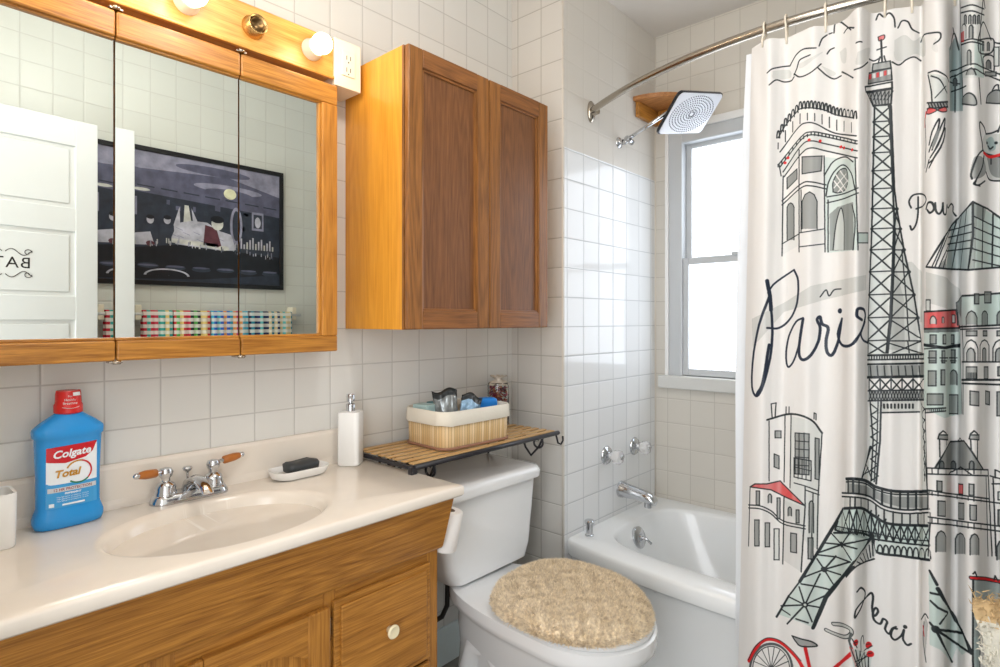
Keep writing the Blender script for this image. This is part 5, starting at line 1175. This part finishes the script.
for x0, x1 in ((966, 977), (983, 987), (997, 1004)): rect(x0, 331, x1, 336)
for x0, x1 in ((964, 978), (980, 989), (993, 1006)): arch(x0, 340, x1, 362, None, 1.1); arch(x0+2.5, 348, x1-3, 361)
ln([(962, 362), (1004, 362)], 1.3)
for x0, x1 in ((966, 977), (984, 988)): rect(x0, 367, x1, 379)
for i in range(6): ln([(966+2*i, 373), (966+2*i, 379)], .9)
ln([(962, 380), (1004, 380)], 1.8); ln([(962, 383.5), (1004, 385)], 1.6); rect(970, 391, 979, 405, sk=1); rect(985.5, 391, 989.5, 404, sk=1); rect(997, 392, 1006, 416); rect(998, 367, 1006, 376)
# chateau
fl([(928, 475), (988, 478), (990, 556), (929, 556)], 'W', al=.3); fl([(935, 468), (950, 442), (964, 441), (983, 469)], 'G', st=.1); ln([(935, 468), (943, 455), (950, 442), (964, 441), (972, 452), (983, 469)], 1.4); ln([(958, 441), (960, 438), (962, 441)], 1.)
for x in (943, 974): fl([(x-5, 439), (x-4, 435), (x+5, 435), (x+5, 440)], 'G', edge=1.1); ln([(x-3.5, 434), (x, 431), (x+3.5, 434)], 1.2); ln([(x-3.5, 440), (x-3, 457 if x < 950 else 450)], 1.1); ln([(x+3.5, 440), (x+3.5, 445 if x < 950 else 460)], 1.1)
for x in (941.5, 953, 971.5): arch(x-2.2, 461, x+2.5, 469, 'D', 1.)
for p in ([(927, 468), (950, 469), (988, 470)], [(927, 474), (988, 476)], [(949, 474), (960.5, 467), (972, 475)], [(927, 490), (944, 493), (989, 499)], [(927, 494), (944, 496), (1004, 504)], [(928, 517), (950, 520), (1004, 527)], [(928, 523), (950, 525), (1004, 532)], [(988, 470), (992, 556)], [(993, 478), (996, 556)], [(986, 476), (988, 556)], [(990, 476), (1004, 480)], [(992, 484), (1004, 484)], [(930, 524), (928, 556)], [(927, 468), (927, 492)], [(995, 478), (995, 470), (1004, 474)]): ln(p, 1.2)
for x in (932, 938, 946, 957, 962, 968, 974, 981): ln([(x, 469), (x, 474)], .9); ln([(x, 492+(x-930)*.12), (x, 495+(x-930)*.14)], .9); ln([(x, 518+(x-930)*.12), (x, 523+(x-930)*.14)], .9)
rect(937, 481, 942, 491, sk=.5); rect(958.5, 484, 963, 494, 'R', sk=.5); rect(969, 484, 974, 495, sk=.5); rect(938, 501, 945.5, 516, sk=.5); rect(958.5, 503, 964, 519, sk=.5); rect(970, 505, 976.5, 520, sk=.5)
for x0, y0, x1, y1 in ((936, 531, 946, 552), (955.5, 533, 965, 554), (970, 534, 979, 555), (997, 540, 1008, 560)): arch(x0, y0, x1, y1)
rect(998, 492, 1006, 500, 'L', .9); rect(998, 510, 1006, 526)
# shop front lower right
fl([(973, 578), (1006, 584), (1006, 640), (973, 636)], 'G', al=.75); fl([(973, 578), (1006, 584), (1006, 640), (973, 636)], 'T', al=.5); fl([(973, 636), (980, 636), (980, 700), (973, 700)], 'T')
ln([(971, 578), (985, 579), (1006, 583)], 3.4, 'K'); ln([(971, 578), (985, 579), (1006, 583)], 1.8, 'R'); ln([(973, 580), (973, 700)], 1.3); ln([(980, 640), (980, 700)], 1.2); ln([(973, 574), (975, 572), (977, 577)], 1.2); ln([(994, 580), (995, 576), (998, 581)], 1.2)
for y in (650, 662, 674): ln([(982, y), (1006, y-2)], 1.)
for x in (990, 999): ln([(x, 648), (x, 700)], 1.)
# scent bottle at the fold
fl([(925, 616), (928, 624), (925, 660), (923, 640)], 'G', al=.6); ln([(921, 620), (925, 614), (928, 618)], 1.2, r=True); ln([(924, 622), (923, 640), (926, 662)], 1.1, r=True); ln([(923, 626), (924, 636)], 1.2, 'R')

# the pattern repeats along the part of the cloth beyond the frame
s1_ = int(px2cloth([(1001, 300)])[0][0]*RES); s0_ = int(px2cloth([(760, 300)])[0][0]*RES)
n_ = min(TW-s1_-8, s1_-s0_)
if n_ > 0: IMG[:, s1_+8:s1_+8+n_] = IMG[:, s0_:s0_+n_]
img = bpy.data.images.new('curtain print', TW, TH, alpha=False, float_buffer=False)
srgb = np.where(IMG <= .0031308, IMG*12.92, 1.055*np.power(np.clip(IMG, 1e-6, 1), 1/2.4)-.055)
px_ = np.ones((TH, TW, 4), np.float32); px_[..., :3] = srgb
img.pixels.foreach_set(px_.ravel()); img.update(); img.pack()

def cloth_mat(name, tex_=None, col=(236, 232, 226), trans=.3):
    m, nt, b = newmat(name); N, L = nt.nodes, nt.links; out = N['Material Output']; N.remove(b)
    df = N.new('ShaderNodeBsdfDiffuse'); tr = N.new('ShaderNodeBsdfTranslucent'); gl = N.new('ShaderNodeBsdfGlossy'); gl.inputs['Roughness'].default_value = .45; mx = N.new('ShaderNodeMixShader'); mx.inputs[0].default_value = trans; m2 = N.new('ShaderNodeMixShader'); m2.inputs[0].default_value = .04
    L.new(df.outputs[0], mx.inputs[1]); L.new(tr.outputs[0], mx.inputs[2]); L.new(mx.outputs[0], m2.inputs[1]); L.new(gl.outputs[0], m2.inputs[2]); L.new(m2.outputs[0], out.inputs[0])
    if tex_:
        t = N.new('ShaderNodeTexImage'); t.image = tex_; t.extension = 'EXTEND'
        for q in (df, tr): L.new(t.outputs[0], q.inputs[0])
    else:
        for q in (df, tr): q.inputs[0].default_value = (*lin(col), 1)
    tc = N.new('ShaderNodeTexCoord'); no = N.new('ShaderNodeTexNoise'); no.inputs['Scale'].default_value = 11; no.inputs['Detail'].default_value = 5; L.new(tc.outputs['Object'], no.inputs['Vector'])
    bp = N.new('ShaderNodeBump'); bp.inputs['Strength'].default_value = .35; bp.inputs['Distance'].default_value = .006; L.new(no.outputs['Fac'], bp.inputs['Height'])
    for q in (df, tr, gl): L.new(bp.outputs[0], q.inputs['Normal'])
    return m
NS, NZ = 900, 90
S_ = np.linspace(0, STOT, NS); Zs = np.linspace(ZB, ZT, NZ)
SS, ZZ = np.meshgrid(S_, Zs); X_, Y_ = cloth(SS, ZZ)
me = bpy.data.meshes.new('shower_curtain')
V_ = np.stack([X_, Y_, ZZ], -1).reshape(-1, 3); ii = np.arange(NS*NZ).reshape(NZ, NS)
F_ = np.stack([ii[:-1, :-1], ii[:-1, 1:], ii[1:, 1:], ii[1:, :-1]], -1).reshape(-1, 4)
me.from_pydata(V_.tolist(), [], F_.tolist()); uvl = me.uv_layers.new(name='UVMap')
UV = np.stack([SS/STOT, (ZZ-ZB)/(ZT-ZB)], -1).reshape(-1, 2)[F_.ravel()]; uvl.data.foreach_set('uv', UV.astype(np.float32).ravel())
me.polygons.foreach_set('use_smooth', [True]*len(F_)); me.materials.append(cloth_mat('printed cotton curtain', img, trans=.12)); me.update()
sc_ = bpy.data.objects.new('shower_curtain', me); COL.objects.link(sc_)
tag(sc_, 'white shower curtain printed with ink sketches of Paris landmarks and lettering', 'shower curtain')
# plain liner hanging inside the printed curtain
me = bpy.data.meshes.new('curtain_liner'); n = 260
s2_ = np.linspace(0, 1, n); z2 = np.linspace(.27, 1.968, 40); A, B = np.meshgrid(s2_, z2)
dz = (1.97-B)/1.7
Yl = np.interp(B, [.27, .6, 1.0, 1.3, 1.6, 1.97], [.604, .606, .612, .612, .603, .590])-A*.62
Xl = 1.700+.22*((np.clip(Yl, -.26, 1)-.49)/.76)**2+.022-.050*dz+.006*np.sin(A*60+.5)*(1-np.exp(-A*20)) 
Xl = np.where(B < .46, np.maximum(Xl, Xl), Xl)
ii = np.arange(n*40).reshape(40, n); F_ = np.stack([ii[:-1, :-1], ii[:-1, 1:], ii[1:, 1:], ii[1:, :-1]], -1).reshape(-1, 4)
me.from_pydata(np.stack([Xl, Yl, B], -1).reshape(-1, 3).tolist(), [], F_.tolist()); me.polygons.foreach_set('use_smooth', [True]*len(F_)); me.materials.append(cloth_mat('white vinyl liner', None, (240, 242, 244), .45)); me.update()
lo_ = bpy.data.objects.new('curtain_liner', me); COL.objects.link(lo_)
tag(lo_, 'plain white curtain liner showing as a strip beside the printed curtain', 'curtain liner')
# rings
ringm = simple('cream plastic ring', (232, 222, 204), .35)
names = ['first curtain ring from the free edge, nearest the shower head', 'second curtain ring from the free edge of the printed curtain', 'third curtain ring from the free edge, left of the gathered fold', 'fourth curtain ring from the free edge, above the printed tower', 'curtain ring over the white cloth right of the printed tower', 'curtain ring next to the narrow protruding fold']
for i, (px, nm) in enumerate(zip((763, 787, 826, 885, 912, 955), names)):
    s_, _ = px2cloth([(px, 40)])[0]; x, y = cloth(np.array([s_]), np.array([1.95])); x, y = float(x[0]), float(y[0])
    bm = bmn(); cxr, rz = rodx(y), .020
    pts = [(cxr+.019*math.sin(t), y+.002*math.sin(t/2), RZc+.0175*math.cos(t)) for t in np.linspace(-2.2, 2.2, 22)]
    pts = [(x-.002, y, 1.955), (x-.006, y, 1.975)]+pts+[(x+.006, y, 1.975), (x+.003, y, 1.955)]
    tube(bm, pts, .0027, 8)
    tag(obj('curtain_ring', bm, ringm), nm, 'curtain ring', 'curtain rings on the shower rod')

# ------------------------------------------------------------------ things seen in the mirror, on and by the right wall
pf = thing('framed_picture', 'wide black framed dark picture of a bar scene, seen in the mirror', 'picture', (1.1, YR, 1.68))
P0, P1, PZ0, PZ1 = .63, 1.580, 1.365, 2.010; PY_ = YR+.001
bm = bmn()
for a, b_, c, d in ((P0, P1, PZ0, PZ0+.022), (P0, P1, PZ1-.022, PZ1), (P0, P0+.022, PZ0+.022, PZ1-.022), (P1-.022, P1, PZ0+.022, PZ1-.022)): box(bm, a, b_, PY_, PY_+.018, c, d, .002)
obj('frame', bm, simple('black picture frame', (22, 22, 26), .3), pf)
bm = bmn(); PF = PY_+.010
def flat(poly, mi, lay):
    vs = [bm.verts.new((P1-.02-u*(P1-P0-.04), PF+.00025*lay, PZ0+.02+v*(PZ1-PZ0-.04))) for u, v in poly]   # u from the viewer's left
    try: f = bm.faces.new(vs); f.material_index = mi
    except ValueError: pass
def ell(cx, cy, rx, ry, mi, lay, n=24, a0=0, a1=2*PI): flat([(cx+rx*math.cos(a0+(a1-a0)*k/n), cy+ry*math.sin(a0+(a1-a0)*k/n)) for k in range(n+(0 if a1-a0 > 6 else 1))], mi, lay)
pc = [(44, 50, 64), (92, 92, 114), (146, 144, 164), (190, 188, 200), (20, 24, 32), (206, 204, 196), (96, 52, 62), (232, 226, 190), (50, 56, 70)]
pmats = [simple('print tone %d' % i, c, .35, bscale=22, var=.3) for i, c in enumerate(pc)]
# seen by someone facing the wall, left to right; the mirror shows it reversed
flat([(0, 0), (1, 0), (1, 1), (0, 1)], 0, 0)
flat([(0, .62), (1, .70), (1, 1), (0, 1)], 1, 1); flat([(0, .80), (.3, .90), (.75, .86), (1, .92), (1, 1), (0, 1)], 2, 2); ell(.38, .93, .20, .035, 1, 3); ell(.30, .80, .19, .035, 2, 3); ell(.30, .77, .13, .03, 1, 4)
ell(.295, .765, .035, .045, 7, 5); ell(.85, .93, .03, .012, 5, 3); ell(.93, .84, .02, .01, 5, 3); ell(.74, .70, .04, .012, 5, 3)
flat([(.0, .05), (1, .0), (1, .22), (.55, .30), (0, .26)], 4, 2); flat([(0, .26), (.55, .30), (1, .20), (1, .25), (.55, .345), (0, .30)], 8, 3)
for (x, y, w, h) in ((.10, .48, .07, .16), (.76, .50, .06, .14), (.90, .48, .05, .12), (.93, .64, .04, .09)): flat([(x, y), (x+w, y), (x+w, y+h), (x, y+h)], 2, 3); flat([(x+.01, y+.02), (x+w-.01, y+.02), (x+w-.01, y+h-.02), (x+.01, y+h-.02)], 8, 4); ell(x+w/2, y+h*.45, w*.25, h*.3, 3, 5)
flat([(.49, .38), (.545, .36), (.535, .62), (.515, .62)], 5, 4); flat([(.555, .38), (.60, .40), (.56, .60)], 3, 3); flat([(.44, .40), (.485, .38), (.50, .60)], 3, 3)
# figure leaning over the counter, plain shapes
flat([(.26, .29), (.34, .28), (.58, .30), (.60, .35), (.57, .47), (.50, .50), (.42, .50), (.35, .44), (.29, .42)], 3, 6); flat([(.34, .30), (.44, .31), (.43, .48), (.37, .46)], 6, 7); ell(.365, .50, .032, .055, 5, 8); ell(.365, .535, .036, .030, 4, 9); flat([(.36, .29), (.60, .31), (.60, .345), (.36, .33)], 5, 7); ell(.33, .30, .03, .02, 5, 8)
for x, y, s_ in ((.80, .40, 1.), (.70, .41, .7), (.62, .42, .7), (.92, .38, .8)): flat([(x-.055*s_, y-.10), (x+.055*s_, y-.10), (x+.045*s_, y+.04*s_), (x-.045*s_, y+.04*s_)], 8, 5); ell(x, y+.09*s_, .024*s_, .045*s_, 3, 6); ell(x, y+.12*s_, .026*s_, .024*s_, 4, 7)
flat([(.68, .28), (.78, .27), (.77, .36), (.70, .38)], 3, 6); ell(.90, .30, .05, .03, 6, 6); ell(.70, .29, .02, .02, 6, 7)
for k in range(16): x = .04+.017*k; h = .04+.07*((k*37) % 10)/10; flat([(x, .31), (x+.009, .31), (x+.009, .31+h), (x, .31+h)], 3 if k % 3 else 5, 5)
ell(.62, .045, .11, .055, 3, 5, 20, 0, PI); ell(.62, .045, .098, .045, 4, 6, 20, 0, PI); ell(.85, .20, .07, .08, 8, 4); ell(.26, .50, .035, .16, 2, 5); ell(.26, .50, .022, .13, 8, 6)
flat([(0, .0), (.5, .02), (0, .10)], 0, 4)
rp = random.Random(4)
for k in range(70):      # glints of glasses and bottles along the counter, folds and highlights
    x = .03+.94*rp.random(); y = .225+.10*(x if x < .55 else 1.1-x)+.03*rp.random(); w_, h_ = .003+.004*rp.random(), .012+.03*rp.random()
    flat([(x, y), (x+w_, y), (x+w_, y+h_), (x, y+h_)], rp.choice([2, 3, 3, 5, 8]), 9)
for k in range(40):
    x = .05+.9*rp.random(); y = .45+.17*rp.random(); w_, h_ = .010+.02*rp.random(), .02+.03*rp.random(); flat([(x, y), (x+w_, y+.004), (x+w_, y+h_), (x, y+h_)], rp.choice([0, 8, 8, 1]), 2.6)
for k in range(12):
    x = .30+.26*rp.random(); y = .33+.12*rp.random(); flat([(x, y), (x+.035, y+.02), (x+.036, y+.025), (x+.002, y+.008)], 2, 6.5)
for k in range(7): x = .06+.13*k; ell(x, .10+.02*rp.random(), .05, .02, 8, 3.5); ell(x, .12, .045, .008, 1, 3.8)
for k in range(9): flat([(.02+.11*k, .685+.006*k), (.10+.11*k, .69+.006*k), (.10+.11*k, .70+.006*k), (.02+.11*k, .695+.006*k)], 0, 2.2)
obj('print', bm, pmats, pf)

# checkered towels on a rail
tr_ = thing('towel_rail', 'white wall rail carrying the checkered towels below the picture', 'towel rail', (1.2, YR, 1.235))
bm = bmn(); tube(bm, [(.80, YR+.055, 1.228), (1.66, YR+.055, 1.228)], .008, 12); obj('bar', bm, M['white'], tr_)
bm = bmn()
pass
for x in (.86, 1.62): obj('wall_bracket', box(bmn(), x-.014, x+.014, YR+.001, YR+.06, 1.20, 1.27, .004), M['ivory'], tr_)
def check(name, cols, scale):
    m, nt, b = newmat(name); N, L = nt.nodes, nt.links; tc = N.new('ShaderNodeTexCoord'); sx = N.new('ShaderNodeSeparateXYZ'); L.new(tc.outputs['Object'], sx.inputs[0])
    w = M_(nt, 'FLOOR', M_(nt, 'MULTIPLY', sx.outputs['X'], 64.)); wn = N.new('ShaderNodeTexWhiteNoise'); wn.noise_dimensions = '1D'; L.new(M_(nt, 'ADD', w, scale), wn.inputs['W'])
    r = N.new('ShaderNodeValToRGB'); r.color_ramp.interpolation = 'CONSTANT'; el = r.color_ramp.elements
    while len(el) < len(cols): el.new(.5)
    for i, c in enumerate(cols): el[i].position = i/len(cols); el[i].color = (*lin(c), 1)
    L.new(wn.outputs['Value'], r.inputs['Fac'])
    z = M_(nt, 'MULTIPLY', sx.outputs['Z'], 34.); a = M_(nt, 'GREATER_THAN', M_(nt, 'FRACT', z), .55); odd = M_(nt, 'GREATER_THAN', M_(nt, 'FRACT', M_(nt, 'MULTIPLY', w, .5)), .25)
    mx = N.new('ShaderNodeMix'); mx.data_type = 'RGBA'; L.new(M_(nt, 'MULTIPLY', a, .75), mx.inputs['Factor']); L.new(r.outputs[0], mx.inputs['A']); mx.inputs['B'].default_value = (*lin((236, 232, 224)), 1)
    m2 = N.new('ShaderNodeMix'); m2.data_type = 'RGBA'; a2_ = M_(nt, 'MULTIPLY', M_(nt, 'GREATER_THAN', M_(nt, 'FRACT', z), .12), 1.); L.new(a2_, m2.inputs['Factor']); m2.inputs['A'].default_value = (*lin((214, 208, 196)), 1); L.new(mx.outputs['Result'], m2.inputs['B'])
    L.new(m2.outputs['Result'], b.inputs['Base Color']); setb(b, Roughness=.95); return m
def towel(x0, x1, mat, label):
    bm = bmn(); n = 30; prof = []
    for k in range(9): a = PI*k/8; prof.append((YR+.055-.013*math.cos(a), 1.228+.013*math.sin(a)))
    full = [(YR+.040, .80), (YR+.041, 1.0), (YR+.042, 1.21)]+prof+[(YR+.069, 1.2), (YR+.070, 1.0), (YR+.072, .74)]
    rows = []
    for off in (0, .005):
        for (y, z) in full:
            cyy = YR+.055; sgn = 1 if y > cyy else -1
            rows.append([bm.verts.new((x0+(x1-x0)*i/n, y+sgn*off+.003*math.sin(i*1.1+z*4)*(0 if z > 1.2 else 1), z+(off if z > 1.228 else 0))) for i in range(n+1)])
    m_ = len(full)
    for r0 in (0, m_):
        for j in range(m_-1):
            for i in range(n): bm.faces.new((rows[r0+j][i], rows[r0+j][i+1], rows[r0+j+1][i+1], rows[r0+j+1][i])).smooth = True
    for j in range(m_-1):
        for i in (0, n): bm.faces.new((rows[j][i], rows[j+1][i], rows[m_+j+1][i], rows[m_+j][i]))
    for j in (0, m_-1):
        for i in range(n): bm.faces.new((rows[j][i], rows[j][i+1], rows[m_+j][i+1], rows[m_+j][i]))
    return tag(obj('checkered_towel', fixn(bm), mat), label, 'towel', 'checkered towels on the rail below the picture')
towel(.875, 1.00, check('teal red check', [(60, 160, 150), (190, 40, 60), (60, 160, 150), (220, 190, 110), (190, 60, 80)], 3.), 'teal and red checkered towel on the rail, nearest the door')
towel(1.006, 1.17, check('red yellow check', [(200, 40, 70), (226, 200, 120), (40, 50, 50), (90, 170, 80), (200, 60, 60), (230, 200, 120)], 11.), 'red, yellow and green checkered towel on the rail below the picture')
towel(1.176, 1.36, check('blue multi check', [(40, 90, 180), (200, 50, 120), (60, 170, 200), (30, 40, 70), (230, 150, 80), (90, 170, 190)], 23.), 'blue and pink checkered towel in the middle of the rail')
towel(1.366, 1.60, check('teal navy check', [(40, 140, 160), (30, 50, 90), (100, 190, 190), (220, 200, 150), (40, 60, 110)], 37.), 'teal and navy checkered towel at the far end of the rail')

# ------------------------------------------------------------------ shaggy cloth hanging over a short rail at the far right
rl2 = thing('hanging_rail', 'short white rail under the cream shaggy towel at the right edge', 'towel rail', (1.42, YR, .665))
bm = bmn(); tube(bm, [(1.43, YR+.003, .645), (1.43, .046, .645)], .007, 12); lathe(bm, [(0, -.001), (.010, -.001), (.010, .012), (0, .014)], (1.43, .056, .645), 'y', 14); obj('bar', bm, M['white'], rl2)
obj('wall_plate', box(bmn(), 1.41, 1.45, YR+.001, YR+.007, .625, .665, .003), M['white'], rl2)
bm = bmn(); g = []; r2 = np.random.default_rng(11)
full = [(-.030, .556), (-.032, .58), (-.032, .61), (-.028, .638), (-.017, .656), (0, .662), (.017, .657), (.028, .638), (.033, .61), (.036, .58), (.038, .553)]
nn = 22; rows = []
for j, (dx, z) in enumerate(full):
    rows.append([bm.verts.new((1.43+dx*(1.0+.10*math.sin(i*.9+j))+r2.normal()*.0035, .058-.27*i/nn+(.010*math.sin(z*40) if i == 0 else 0), z+.006*math.sin(i*.8)+r2.normal()*.003)) for i in range(nn+1)])
for j in range(len(full)-1):
    for i in range(nn): f = bm.faces.new((rows[j][i], rows[j][i+1], rows[j+1][i+1], rows[j+1][i])); f.smooth = True; f.material_index = 1 if 3 <= j <= 6 else 0
fixn(bm)
tuf = []
for f in list(bm.faces):
    c = f.calc_center_median()
    for k in range(16):
        p = c+Vector((r2.normal()*.007, r2.normal()*.006, r2.normal()*.009)); d = (f.normal*(1 if f.normal.dot(Vector((c.x-1.43, 0, c.z-.62))) > 0 else -1)+Vector((r2.normal(), r2.normal(), r2.normal()-1.2))*.45).normalized(); tuf.append((p, d, f.material_index))
for p, d, mi in tuf:
    e1_ = d.orthogonal().normalized(); e2_ = d.cross(e1_); b0 = [bm.verts.new(p+.0016*(math.cos(t)*e1_+math.sin(t)*e2_)) for t in (0, 2.1, 4.2)]; t0 = bm.verts.new(p+d*(.010+.007*random.random()))
    for k in range(3): bm.faces.new((b0[k], b0[(k+1) % 3], t0)).material_index = mi
o = obj('shaggy_towel', bm, [simple('off white shag', (222, 218, 204), .95, bscale=60, var=.18), simple('tan shag', (206, 178, 134), .95, bscale=60, var=.15)])
tag(o, 'cream and tan shaggy towel hanging in front of the curtain at the right edge', 'towel')

# ------------------------------------------------------------------ added ceiling lamp, world light, bulbs and doorway fill
cl = thing('added_ceiling_lamp', 'added unseen round white lamp giving fill light above the middle of the bathroom', 'ceiling lamp', (.75, .45, ZC))  # lamp added out of view to brighten the room
bm = bmn(); lathe(bm, [(0, 0), (.16, 0), (.16, -.02), (.14, -.028), (0, -.028)], (.75, .45, ZC-.0005), 'z', 40); obj('added_lamp_base', fixn(bm), M['trimw'], cl)
bm = bmn(); lathe(bm, [(.135, -.028), (.14, -.05), (.12, -.085), (.07, -.108), (0, -.116)], (.75, .45, ZC), 'z', 40); obj('added_lamp_shade', fixn(bm), M['addedlamp'], cl)
def area(name, loc, rot, sx, sy, power, col):
    l = bpy.data.lights.new(name, 'AREA'); l.shape = 'RECTANGLE'; l.size = sx; l.size_y = sy; l.energy = power; l.color = col
    o = bpy.data.objects.new(name, l); COL.objects.link(o); o.location = loc; o.rotation_euler = rot; return o
w = bpy.data.worlds.new('world'); SC.world = w; w.use_nodes = True
w.node_tree.nodes['Background'].inputs[0].default_value = (.93, .96, 1, 1); w.node_tree.nodes['Background'].inputs[1].default_value = 2.2
# light of the added, unseen ceiling lamp
l = bpy.data.lights.new('added_ceiling_light', 'POINT'); l.energy = 13; l.shadow_soft_size = .12; l.color = (1, .985, .97); o = bpy.data.objects.new('added_ceiling_light', l); COL.objects.link(o); o.location = (.75, .45, ZC-.17)
for i, x in enumerate(SX):
    if i == 4: continue
    l = bpy.data.lights.new('bulb_light', 'POINT'); l.energy = .8; l.shadow_soft_size = .03; l.color = (1, .86, .68); o = bpy.data.objects.new('bulb_light', l); COL.objects.link(o); o.location = (x, 1.401-.12, SZB)
area('added_hall_fill', (-.35, .2, 1.3), (0, math.radians(-90), 0), 1.7, .7, 16, (.97, .985, 1))  # added unseen fill light outside the doorway, brightens the room from behind the camera
SC.view_settings.view_transform = 'Standard'; SC.view_settings.look = 'None'; SC.view_settings.gamma = 1; SC.view_settings.exposure = 0.; SC.view_settings.use_curve_mapping = False
SC.cycles.max_bounces = 8; SC.cycles.use_denoising = True
